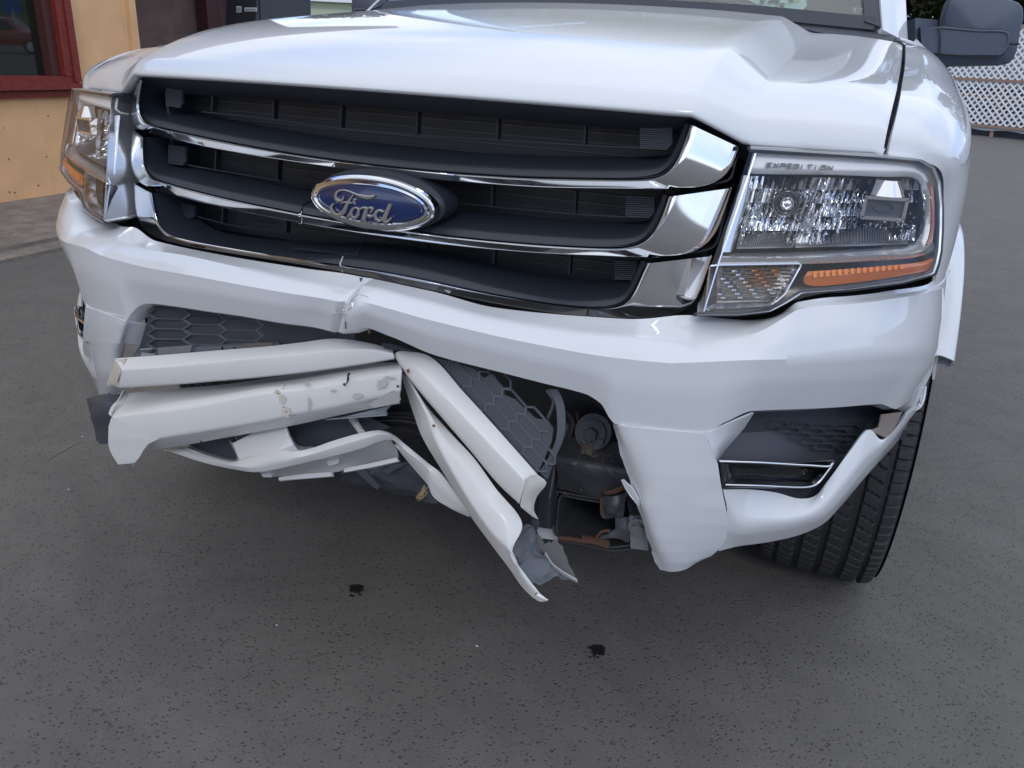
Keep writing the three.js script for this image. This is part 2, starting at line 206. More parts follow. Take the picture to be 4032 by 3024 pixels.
// ---- hood: lengthwise profiles at stations across the right half, mirrored
{
  const prof = {
    c: [[0, 1.149], [-.02, 1.170], [-.058, 1.192], [-.155, 1.230], [-.26, 1.250], [-.42, 1.272], [-.58, 1.288], [-.79, 1.308], [-1.0, 1.332], [-1.18, 1.354]],
    i: [[-.044, 1.143], [-.060, 1.163], [-.1, 1.183], [-.2, 1.219], [-.3, 1.237], [-.45, 1.259], [-.6, 1.274], [-.8, 1.293], [-1.0, 1.314], [-1.17, 1.334]],
    o: [[-.083, 1.108], [-.092, 1.133], [-.115, 1.158], [-.2, 1.185], [-.3, 1.198], [-.45, 1.213], [-.6, 1.227], [-.8, 1.246], [-1.0, 1.272], [-1.16, 1.298]],
    g: [[-.17, 1.105], [-.18, 1.130], [-.21, 1.150], [-.28, 1.170], [-.36, 1.185], [-.48, 1.2], [-.62, 1.215], [-.8, 1.235], [-1.0, 1.26], [-1.14, 1.281]] };
  const gx = [.782, .782, .783, .786, .79, .794, .799, .805, .809, .811];
  const st = [];
  const mixp = (a, b, t) => a.map((p, k) => [p[0] + (b[k][0] - p[0]) * t, p[1] + (b[k][1] - p[1]) * t]);
  for (const x of [0, .1, .2, .3, .38, .44, .485]) { const t = (x / .52) ** 2; st.push(mixp(prof.c, prof.i, t).map((p) => V(x, p[1], p[0]))); }
  st.push(mixp(prof.c, prof.i, 1).map((p) => V(.517, p[1] + .0005, p[0])));
  st.push(mixp(prof.i, prof.o, .07).map((p) => V(.5255, p[1], p[0])));
  st.push(mixp(prof.i, prof.o, .5).map((p) => V(.558, p[1], p[0])));
  st.push(mixp(prof.i, prof.o, .94).map((p) => V(.590, p[1], p[0])));
  st.push(mixp(prof.o, prof.g, .03).map((p) => V(.5995, p[1] + .0005, p[0])));
  for (const t of [.25, .5, .75, .93]) st.push(mixp(prof.o, prof.g, t).map((p, k) => V(.595 + (gx[k] - .595) * t, p[1] + .02 * t * (1 - t) * Math.min(1, k / 3), p[0])));
  st.push(prof.g.map((p, k) => V(gx[k], p[1] - .004, p[0])));
  st.forEach((s) => { s.unshift(V(s[0].x, s[0].y - .004, s[0].z - .035), V(s[0].x, s[0].y - .005, s[0].z - .006)); });
  const all = [...st.slice(1).reverse().map((s) => s.map((p) => V(-p.x, p.y, p.z))), ...st];
  // across stations keep the given points, along stations refine
  const rows = all.map((s) => { let r = resample(s, 72); for (let k = 0; k < 40; k++) r = r.map((p, j) => j < 22 || j === 71 ? p : p.clone().multiplyScalar(.5).addScaledVector(r[j - 1], .25).addScaledVector(r[j + 1], .25)); return r; });
  part('hood', shell(rows, .012, { face: V(0, 6, 4), crease: .5 }), M.paint, suv);
  // weatherstrip and slam panel below the front edge of the hood
  part('hood_seal', loft([all.map((s) => V(s[0].x, s[0].y - .002, s[0].z + .012)), all.map((s) => V(s[0].x, s[0].y - .03, s[0].z - .03)), all.map((s) => V(s[0].x * .98, s[0].y - .035, s[0].z - .3))], .004, { nu: 60 }), M.blackSoft, suv);
}
// ---- fenders
{
  const rows = [
    [V(.790, 1.100, -.180), V(.83, 1.093, -.200), V(.868, 1.080, -.236), V(.888, 1.035, -.285), V(.903, .96, -.325), V(.918, .872, -.362)],
    [V(.790, 1.128, -.188), V(.834, 1.122, -.212), V(.879, 1.095, -.250), V(.901, 1.042, -.302), V(.915, .96, -.345), V(.928, .872, -.39)],
    [V(.794, 1.166, -.270), V(.845, 1.155, -.290), V(.902, 1.112, -.33), V(.925, 1.05, -.38), V(.938, .96, -.43), V(.945, .872, -.47)],
    [V(.801, 1.198, -.48), V(.86, 1.188, -.49), V(.92, 1.145, -.51), V(.943, 1.07, -.54), V(.953, .97, -.56), V(.958, .872, -.58)],
    [V(.812, 1.233, -.80), V(.866, 1.226, -.80), V(.925, 1.186, -.80), V(.953, 1.10, -.80), V(.962, .98, -.80), V(.966, .872, -.80)],
    [V(.818, 1.279, -1.14), V(.872, 1.268, -1.15), V(.926, 1.222, -1.15), V(.955, 1.12, -1.15), V(.964, .99, -1.15), V(.968, .872, -1.15)],
    [V(.835, 1.30, -1.6), V(.88, 1.285, -1.6), V(.932, 1.23, -1.6), V(.957, 1.12, -1.6), V(.966, .98, -1.6), V(.968, .78, -1.6)]];
  const g = loft(rows, .006, { nu: 34, smooth: true, nv: 6, face: V(4, 3, 2), crease: .7 });
  for (const q of both(g)) part('fender', q, M.paint, suv);
  // wheel arch flare, swept round the wheel
  const arch = []; for (const [r, x] of [[.452, .955], [.452, .994], [.460, 1.0], [.492, .998], [.508, .975], [.514, .948]]) { const row = []; for (let k = 0; k <= 30; k++) { const an = (37 + k * 4.9) * D2R; row.push(V(x, .405 + r * Math.sin(an) * 1.03, -.88 + r * Math.cos(an))); } arch.push(row); }
  const fl = loft(arch, .004, { nu: 60, round: .006, face: V(5, 1, 0) });
  for (const q of both(fl)) part('wheel_arch_flare', q, M.paint, suv);
  const flo = loft([[V(.922, .874, -.362), V(.940, .874, -.43), V(.955, .874, -.52)], [V(.945, .77, -.385), V(.957, .77, -.44), V(.964, .77, -.49)], [V(.962, .69, -.415), V(.967, .69, -.45), V(.97, .69, -.485)]], .004, { nu: 12, nv: 3, face: V(5, 1, 1) });
  for (const q of both(flo)) part('fender_lower', q, M.paint, suv);
  // liner
  const ln = []; for (const x of [.60, .96]) { const row = []; for (let k = 0; k <= 20; k++) { const an = (28 + k * 8.5) * D2R; row.push(V(x, .405 + .455 * Math.sin(an), -.88 + .455 * Math.cos(an))); } ln.push(row); }
  const lg = loft(ln, .004, { nu: 40, face: V(.7, .4, -.8) }); for (const q of both(lg)) part('wheel_arch_liner', q, M.blackSoft, suv);
}
// ---- upper bumper cover: rows on the plan of the bumper
const foldAt = (y) => { const t = (0.86 - y) / 0.11; return .045 - .05 * Math.min(1.2, Math.max(0, t)); };
let bumperRows;
{
  const mir = (r) => r.filter((q) => q.s > .62).map((q) => ({ s: -q.s, y: q.y, off: q.off }));
  const right0 = rowOn(PB, [['F', 1000, 405, -.07], ['F', 2212, 650, -.07], ['z5', 1000, 335, -.07], ['z5', 1850, 408, -.075], ['z6', 60, 385, -.085], ['z6', 400, 415, -.085], ['z6', 560, 402, -.08], ['z6', 650, 365, -.066], ['z6', 740, 300, -.05], ['z6', 980, 266, -.045], ['z6', 1300, 232, -.045], ['z6', 1600, 176, -.042], { x: .965, y: .882, off: -.04 }]);
  const left0 = rowOn(PB, [['b', 900, 985, -.08], ['b', 1150, 992, -.085], ['b', 1360, 1012, -.08], ['b', 1700, 1225, -.07], ['b', 2212, 1345, -.07], ['F', 0, 252, -.07], ['F', 650, 340, -.07]]);
  const r0 = [...mir(right0).sort((p, q) => p.s - q.s), ...left0.filter((q) => q.s > -.60), ...right0];
  const right1 = rowOn(PB, [['F', 1010, 560, -.028], ['F', 2212, 850, -.026], ['z5', 1000, 405, -.026], ['z5', 1500, 490, -.026], ['z5', 1900, 530, -.026], ['z6', 0, 570, -.03], ['z6', 350, 535, -.03], ['z6', 520, 480, -.026], ['z6', 650, 405, -.028], ['z6', 760, 345, -.03], ['z6', 980, 318, -.030], ['z6', 1300, 286, -.030], ['z6', 1600, 236, -.028], { x: .967, y: .862, off: -.028 }]);
  const left1 = rowOn(PB, [['b', 880, 1215, -.028], ['b', 1430, 1345, -.026], ['b', 2212, 1465, -.026], ['F', 0, 480, -.026], ['F', 900, 640, -.03]]);
  const r1 = [...mir(right1).sort((p, q) => p.s - q.s), ...left1.filter((q) => q.s > -.60), ...right1];
  const right2 = rowOn(PB, [['F', 1000, 850, 0], ['F', 2212, 1160, 0], ['z5', 1200, 560, 0], ['z5', 1700, 650, 0], ['H', 1100, 412, 0], ['z6', 0, 692, 0], ['z6', 560, 672, 0], ['z6', 1100, 642, 0], ['z6', 1430, 618, 0], { x: .93, y: .79, off: -.004 }, { x: .97, y: .745, off: -.01 }]);
  const left2 = rowOn(PB, [['b', 550, 1335, 0], ['b', 880, 1480, 0], ['C', 1300, 362, 0], ['C', 2212, 530, 0], ['F', 0, 740, 0], ['F', 500, 830, 0], ['F', 760, 880, 0]]);
  const r2 = [...mir(right2).sort((p, q) => p.s - q.s), ...left2.filter((q) => q.s > -.60), ...right2];
  const right3 = rowOn(PB, [['F', 1120, 1310, -.014], ['F', 1500, 1440, -.012], ['z5', 600, 640, -.012], ['z5', 1000, 745, -.012], ['z5', 1300, 822, -.012], ['z5', 1570, 890, -.012], ['z5', 1680, 955, -.01], ['z5', 1745, 1060, -.008], ['z5', 1775, 1088, -.008], ['z6', 0, 1135, -.008], ['z6', 145, 1143, -.008], ['z6', 280, 1075, -.012], ['z6', 460, 1003, -.022], ['z6', 800, 990, -.028], ['z6', 1100, 972, -.028], ['z6', 1280, 960, -.026], ['z6', 1400, 985, -.02], ['z6', 1500, 1000, -.018], { x: .945, y: .70, off: -.018 }, { x: .975, y: .69, off: -.022 }]);
  const left3 = rowOn(PB, [['C', 510, 940, -.008], ['C', 800, 1046, -.008], ['C', 1090, 1146, -.008], ['C', 1160, 1060, -.010], ['C', 1250, 965, -.012], ['C', 1400, 905, -.012], ['C', 1800, 945, -.012], ['C', 2212, 1008, -.012], ['z4', 1600, 395, -.012], ['F', 0, 1285, -.012], ['F', 500, 1385, -.012], ['F', 850, 1380, -.016]]);
  const r3 = [...mir(right3).sort((p, q) => p.s - q.s).filter((q) => q.s < -.66), ...left3, ...right3];
  const r4 = r3.map((q) => ({ s: q.s, y: q.y + .0 - .008, off: q.off - .016 })), r5 = r3.map((q) => ({ s: q.s, y: q.y - .006, off: q.off - (q.s < -.2 ? .085 : .055) }));
  bumperRows = { r0, r1, r2, r3 };
  const sMax = PB.sx(.968);
  const rm = (p, q, t, bulge = 0) => ({ p, q, t, bulge });
  // add soft intermediate rows
  const mixRow = (p, q, t, b) => { const S = [...new Set([...p.map((e) => e.s), ...q.map((e) => e.s)])].sort((m, n) => m - n); return S.map((s) => ({ s, y: lin(p, s, 'y') * (1 - t) + lin(q, s, 'y') * t, off: lin(p, s, 'off') * (1 - t) + lin(q, s, 'off') * t + b })); };
  const rows = [r0, mixRow(r0, r1, .5, -.004), r1, mixRow(r1, r2, .5, .003), r2, mixRow(r2, r3, .4, .004), mixRow(r2, r3, .75, .002), r3, r4, r5];
  const fn = (p, v, s) => { // the buckle in the middle of the cover
    const e = s - foldAt(p.y); const dy = Math.max(0, Math.min(1, (.865 - p.y) / .07));
    const nx = 0, k = e < 0 ? Math.exp(-((e / .05) ** 2)) : Math.exp(-((e / .022) ** 2));
    p.z += dy * (-.017 * Math.exp(-((e / .0055) ** 2)) + .010 * Math.exp(-(((e - .03) / .022) ** 2)) * (p.y < .83 ? 1 : .4) - .010 * Math.exp(-(((e + .045) / .045) ** 2)));
    p.y += dy * .006 * Math.exp(-(((e - .03) / .03) ** 2));
  };
  part('bumper_cover', planLoft(PB, rows, -sMax, sMax, 900, .0035, { nv: 3, fn, crease: .55 }), M.paint, suv, 'buckled white upper bumper cover cracked in the middle');
}
// ---- grille: three chrome frames, black bezels and trays, ribs behind
{
  const px = (k, x, y) => K[k](x, y);
  const FR = [
    [['a', 1455, 60, 'a', 1390, 130], ['a', 1400, 350, 'a', 1290, 420], ['a', 1385, 580, 'a', 1282, 640], ['a', 1420, 690, 'a', 1300, 790], ['a', 1540, 775, 'a', 1420, 870], ['o', 740, 532, 'o', 740, 562], ['o', 911, 565, 'o', 911, 597], ['o', 1154, 608, 'o', 1150, 643], ['o', 1289, 627, 'o', 1289, 663], ['o', 1344, 636, 'o', 1335, 659], ['o', 1410, 646, 'o', 1410, 663], ['o', 1497, 658, 'o', 1497, 682], ['o', 1578, 667, 'o', 1578, 701], ['o', 1769, 684, 'o', 1790, 716], ['o', 2012, 698, 'o', 2012, 733], ['o', 2134, 703, 'o', 2134, 738], ['o', 2500, 709, 'o', 2530, 745], ['o', 2614, 702, 'o', 2700, 746], ['o', 2654, 674, 'o', 2775, 738], ['o', 2676, 612, 'o', 2864, 717], ['o', 2700, 555, 'o', 2890, 640], ['o', 2723, 492, 'o', 2910, 580]],
    [['a', 1470, 985, 'a', 1315, 860], ['a', 1462, 1200, 'a', 1275, 1200], ['a', 1465, 1400, 'a', 1262, 1450], ['b', 1490, 100, 'b', 1290, 200], ['b', 1540, 190, 'b', 1400, 320], ['b', 1640, 275, 'b', 1560, 390], ['b', 2212, 435, 'b', 2212, 565], ['z1', 1500, 1283, 'z1', 1500, 1350], ['z1', 2000, 1385, 'z1', 2000, 1450], ['g', 0, 768, 'g', 0, 885], ['g', 500, 870, 'g', 500, 975], ['g', 1000, 955, 'g', 1000, 1060], ['g', 1640, 1022, 'g', 1640, 1135], ['g', 2212, 1085, 'g', 2212, 1200], ['z2', 1300, 1592, 'z2', 1300, 1645], ['z2', 1800, 1615, 'z2', 1850, 1668], ['z2', 1920, 1605, 'z2', 2050, 1678], ['z2', 1990, 1575, 'c', 60, 1045], ['z2', 2040, 1500, 'c', 212, 992], ['z2', 2090, 1390, 'c', 295, 735], ['z2', 2128, 1275, 'c', 372, 492]],
    [['b', 1612, 455, 'b', 1340, 300], ['b', 1640, 650, 'b', 1345, 600], ['b', 1680, 850, 'b', 1365, 900], ['b', 1730, 1000, 'b', 1460, 1060], ['b', 1820, 1105, 'b', 1680, 1180], ['b', 1960, 1165, 'b', 1940, 1245], ['b', 2212, 1225, 'b', 2212, 1305], ['F', 0, 112, 'F', 0, 215], ['F', 620, 205, 'F', 640, 310], ['F', 660, 212, 'F', 720, 330], ['F', 1100, 300, 'F', 1060, 405], ['F', 1600, 395, 'F', 1600, 500], ['F', 2212, 510, 'F', 2212, 612], ['z5', 1000, 262, 'z5', 1000, 325], ['z5', 1500, 318, 'z5', 1500, 380], ['z5', 1780, 345, 'z5', 1850, 405], ['z5', 1850, 330, 'z5', 2000, 405], ['z5', 1885, 285, 'c', 0, 1525], ['z5', 1910, 220, 'c', 65, 1500], ['z5', 1950, 130, 'c', 130, 1280], ['z5', 1990, 48, 'c', 212, 1042]]];
  const inset = [[50, 48], [46, 46], [42, 42]];
  const pt = (p, off) => { const h = PG.hit(p, off, .13, .95); return PG.at(h.s, h.off, h.y); };
  FR.forEach((fr, k) => {
    const rIn = [], rTop = [], rTop2 = [], rOut = [], rBack = [], bz1 = [], bz2 = [], bz3 = [], tray = [], n = fr.length;
    const P0 = fr.map((q) => px(q[0], q[1], q[2])), P1 = fr.map((q) => px(q[3], q[4], q[5]));
    const C = k === 0 ? [1500, 470] : k === 1 ? [1480, 760] : [1500, 990];
    fr.forEach((q, i) => {
      const a = P0[i], b = P1[i];
      // inward direction: normal of the ridge line, pointing into the slot
      const pa = P0[Math.max(0, i - 1)], pb = P0[Math.min(n - 1, i + 1)]; let nx = -(pb[1] - pa[1]), ny = pb[0] - pa[0]; const L = Math.hypot(nx, ny); nx /= -L; ny /= -L; if (nx * (C[0] - a[0]) * .2 + ny * (C[1] - a[1]) < 0 && Math.abs(ny) > .3) { nx = -nx; ny = -ny; }
      const dL = Math.hypot(b[0] - a[0], b[1] - a[1]);
      const mv = (d) => [a[0] + nx * d, a[1] + ny * d];
      const fr2 = (d) => [a[0] + (b[0] - a[0]) / dL * d, a[1] + (b[1] - a[1]) / dL * d];
      const ds = i < 4 || i > n - 5 ? .62 : 1; // nearer ends look narrower on the far side
      const sc = .62 + .38 * i / n;
      rIn.push(pt(mv(13 * sc), -.013)); rTop.push(pt(mv(9 * sc), -.006)); rTop2.push(pt(fr2(2 * sc), 0)); rOut.push(pt(b, -.011)); const w = pt(b, -.011); rBack.push(V(w.x, w.y, w.z - .03));
      bz1.push(pt(mv(13 * sc), -.013)); bz2.push(pt(mv(30 * sc * ds), -.016)); const lip = pt(mv(46 * sc * ds), -.020); bz3.push(lip); tray.push(V(lip.x - Math.sign(lip.x) * (i < 3 || i > n - 4 ? .016 : 0), lip.y + (i < 3 || i > n - 4 ? 0 : .012), lip.z - .08));
    });
    // straighten the long run of each frame: low-order curve through the sighted points
    const fit = (row) => { const i0 = 4, i1 = n - 6, xs = row.slice(i0, i1 + 1).map((p) => p.x), D = 4; for (const key of ['y', 'z']) { const A = [], bb = []; for (let r = 0; r <= D; r++) { A.push([]); bb.push(0); for (let c = 0; c <= D; c++) A[r].push(0); } row.slice(i0, i1 + 1).forEach((p, q) => { const wt = q === 0 || q === i1 - i0 ? 6 : 1; for (let r = 0; r <= D; r++) { bb[r] += wt * p[key] * (p.x * 2) ** r; for (let c = 0; c <= D; c++) A[r][c] += wt * (p.x * 2) ** (r + c); } }); for (let r = 0; r <= D; r++) { for (let q = r + 1; q <= D; q++) { const f = A[q][r] / A[r][r]; for (let c = r; c <= D; c++) A[q][c] -= f * A[r][c]; bb[q] -= f * bb[r]; } } const co = []; for (let r = D; r >= 0; r--) { let v = bb[r]; for (let c = r + 1; c <= D; c++) v -= A[r][c] * co[c]; co[r] = v / A[r][r]; } for (let q = i0; q <= i1; q++) { let v = 0; for (let r = 0; r <= D; r++) v += co[r] * (row[q].x * 2) ** r; row[q][key] = v; } } };
    [rIn, rTop, rTop2, rOut, rBack, bz1, bz2, bz3, tray].forEach(fit);
    part('grille_frame', merge(loft([rIn, rTop, rTop2, rOut, rBack], .0025, { nu: 280, uni: 2, crease: .7, lap: 44, sub: .009, round: .0014 })), M.chrome, suv);
    part('grille_bezel', loft([bz1, bz2, bz3, tray], .003, { nu: 200, uni: 0, round: .003, lap: 30, crease: .6 }), M.black, suv);
    // dark underside running back from the frame
    if (k < 2) part('grille_web', loft([rBack, rBack.map((p) => V(p.x * .985, p.y - .004, p.z - .065))], .003, { nu: 90, face: V(0, 0, .5) }), M.blackSoft, suv);
  });
  // break line in the lowest chrome strip
  part('crack', tube(PZ('F', [665, 45, .004, 640, 110, .004, 615, 185, .008, 640, 215, .008, 652, 260, .006, 655, 320, .004]), .0013, 16, 5), std(.6, .62, .6, .6), suv);
  part('split_edge', merge(loft([PZ('g', [0, 1215, -.03, 400, 1262, -.03, 880, 1318, -.03]), PZ('g', [0, 1232, -.026, 400, 1280, -.026, 900, 1350, -.026])], .002, { nu: 20 }), loft([PZ('g', [960, 1165, -.06, 880, 1290, -.03]), PZ('g', [966, 1172, -.06, 892, 1350, -.028])], .002, { nu: 12 })), M.black, suv);
  // condenser behind, with fins
  const back = [box(1.10, .36, .006, 0, .97, -.175)]; part('radiator_core', back, std(.085, .088, .092, .6, .3), suv);
  const fins = []; for (let i = 0; i < 17; i++) fins.push(box(1.0, .0018, .004, 0, .85 + i * .0165, -.168)); part('condenser_fins', fins, std(.14, .145, .15, .5, .4), suv);
  // vertical ribs
  const ribs = [['z2', 15, 690, 830], ['z2', 505, 725, 872], ['z2', 1025, 758, 905], ['z2', 1590, 790, 940], ['z1', 1395, 588, 718], ['z1', 1790, 635, 772], ['z1', 1415, 1000, 1105], ['z1', 1815, 1060, 1172], ['z2', 990, 1212, 1338], ['z2', 1525, 1272, 1385], ['z1', 1460, 1372, 1450], ['z1', 1870, 1440, 1512], ['z5', 1000, -10, 52], ['z5', 1490, 20, 112], ['z2', 560, 1620, 1690]];
  for (const [k, x, y0, y1] of ribs) { const a = atZ(K[k](x, y0 - 30), -.105), b = atZ(K[k](x - 8, y1), -.105); part('grille_rib', beam(a, b, .0035, .014, V(0, 0, 1)), M.black, suv); }
  // back line of each tray
  for (const L of [['z2', [-900, 725, -600, 755, 0, 832, 500, 875, 1020, 908, 1580, 942, 1930, 960]], ['z1', [1210, 1068, 1420, 1105, 1815, 1172]], ['z2', [700, 1310, 990, 1340, 1525, 1388, 1840, 1408]], ['z1', [1270, 1400, 1460, 1450, 1870, 1512]]]) { const pts = []; for (let i = 0; i < L[1].length; i += 2) pts.push(atZ(K[L[0]](L[1][i], L[1][i + 1]), -.098)); part('tray_edge', tube(pts, .0011, 40, 5), M.greyPlastic, suv); }
  // louvred end panels
  for (const [k, x0, y0, x1, y1, n] of [['z1', 1080, 555, 1190, 685, 10], ['z2', 1935, 812, 2150, 962, 11], ['z1', 1095, 935, 1212, 1058, 9], ['z2', 1842, 1265, 2035, 1405, 10], ['z1', 1152, 1312, 1268, 1400, 7], ['z5', 1772, 25, 1920, 150, 10]]) {
    const sk = k === 'z1' ? .16 : .05, A = (u, v) => atZ(K[k](x0 + (x1 - x0) * u, y0 + (y1 - y0) * v + (x1 - x0) * u * sk), -.092);
    part('louvre_panel', plate([A(0, 0), A(1, 0), A(1, .7), A(.8, 1), A(0, 1)], .004), M.black, suv);
    const sl = []; for (let i = 0; i < n; i++) { const v = (i + .5) / n; const a = A(0.02, v), b = A(v > .7 ? 1 - (v - .7) * .6 : .98, v); sl.push(beam(a, b, .0022, .007, V(0, 0, 1))); } part('louvre_slats', sl, M.greyPlastic, suv);
  }
  part('grille_shroud', merge(box(.006, .27, .10, -.50, .975, -.15), box(.006, .27, .10, .50, .975, -.15), box(1.0, .006, .10, 0, .835, -.13)), M.blackSoft, suv);
}
// ---- oval badge
{
  const cen = atZ(K.g(1035, 640), .034), lf = atZ(K.g(183, 520), .034), rt = atZ(K.g(1887, 760), .034), tp = atZ(K.g(880, 243), .034), bt = atZ(K.g(1190, 1036), .034);
  const rx = (rt.x - lf.x) / 2, ry = (tp.y - bt.y) / 2, cx = (lf.x + rt.x) / 2, cy = (tp.y + bt.y) / 2;
  const ring = (k, kz) => { const o = []; for (let i = 0; i <= 96; i++) { const t = i / 96 * Math.PI * 2; o.push(V(cx + (rx - k) * Math.cos(t), cy + (ry - k) * Math.sin(t), kz)); } return o; };
  const badge = part('badge', shell([ring(.0, -.012), ring(.0, .014), ring(.0006, .020), ring(.003, .0225), ring(.006, .020), ring(.0065, .022), ring(.009, .028), ring(.013, .029), ring(.0165, .0245)], .002, { face: V(0, 1, 3), crease: .5 }), M.chrome, suv, 'blue oval badge with a chrome ring and script lettering');
  const face = []; for (let i = 0; i <= 10; i++) { const k = i / 10; const o = []; for (let j = 0; j <= 72; j++) { const t = j / 72 * Math.PI * 2; o.push(V(cx + (rx - .0155) * k * Math.cos(t), cy + (ry - .0155) * k * Math.sin(t), .024 + .004 * (1 - k * k))); } face.push(o); }
  part('badge_face', shell(face, 0, { face: V(0, 1, 3) }), M.blue, badge);
  part('badge_line', shell([ring(.0195, .0245), ring(.0205, .027), ring(.0215, .0245)], 0, { face: V(0, 1, 3) }), M.chrome, badge);
  const strokes = [
    [[703, 523, 14], [690, 568, 24], [650, 592, 34], [605, 578, 40], [590, 528, 34], [612, 472, 26], [668, 446, 20], [735, 450, 16], [810, 478, 18], [880, 508, 26], [960, 532, 42], [1045, 544, 44], [1100, 530, 30], [1128, 516, 12]],
    [[835, 508, 14], [795, 560, 24], [752, 630, 34], [720, 700, 42], [688, 752, 46], [640, 783, 44], [585, 780, 46], [543, 742, 44], [528, 690, 34], [545, 648, 24], [572, 630, 12]],
    [[663, 634, 8], [690, 612, 16], [740, 612, 16], [800, 622, 12], [850, 604, 12], [862, 575, 12], [842, 566, 12], [832, 590, 12], [846, 622, 14], [856, 642, 10]],
    [[752, 806, 12], [772, 786, 24], [798, 748, 24], [830, 696, 22], [868, 680, 18]],
    [[862, 682, 14], [815, 716, 30], [800, 770, 34], [828, 820, 30], [868, 812, 34], [896, 768, 32], [900, 712, 26], [868, 680, 14]],
    [[895, 742, 14], [930, 700, 22], [966, 686, 26], [1000, 688, 26], [1010, 704, 30]],
    [[1016, 690, 30], [1000, 740, 40], [985, 790, 42], [966, 852, 40]],
    [[1000, 742, 14], [1030, 700, 20], [1062, 684, 24], [1088, 702, 28], [1082, 730, 24], [1052, 742, 10]],
    [[1024, 776, 14], [1042, 800, 30], [1078, 802, 24], [1112, 784, 18], [1140, 752, 16]],
    [[1236, 748, 16], [1200, 722, 26], [1150, 738, 34], [1128, 790, 38], [1150, 848, 36], [1196, 862, 28], [1232, 826, 22], [1260, 770, 18]],
    [[1338, 636, 44], [1306, 706, 44], [1276, 780, 44], [1252, 850, 40], [1262, 884, 34], [1300, 872, 24], [1334, 836, 18], [1350, 812, 12]]];
  const letters = strokes.map((s) => { const c = new THREE.CatmullRomCurve3(s.map((p) => V(p[0], p[1], p[2])), false, 'centripetal').getPoints(34); const L = [], R = [], m = []; c.forEach((p, i) => { const a = c[Math.max(0, i - 1)], b = c[Math.min(c.length - 1, i + 1)]; const dx = b.x - a.x, dy = b.y - a.y, l = Math.hypot(dx, dy) || 1, w = p.z * .56 + 1; L.push(atZ(K.g(p.x - dy / l * w, p.y + dx / l * w), .0305)); R.push(atZ(K.g(p.x + dy / l * w, p.y - dx / l * w), .0305)); m.push(atZ(K.g(p.x, p.y), .0309)); }); return shell([L, m, R], .004, { face: V(0, 1, 3), back: V(0, 0, -1), crease: .9 }); });
  part('badge_lettering', letters, std(.58, .59, .61, .28, 1), badge);
  // arched black surround behind the badge
  part('badge_surround', merge(fin((() => { const g = new THREE.CylinderGeometry(1, 1, .05, 64); g.rotateX(Math.PI / 2); g.scale(rx * 1.03, ry * 1.1, 1); g.translate(cx + .001, cy + .002, -.032); return g; })())), M.black, suv);
}
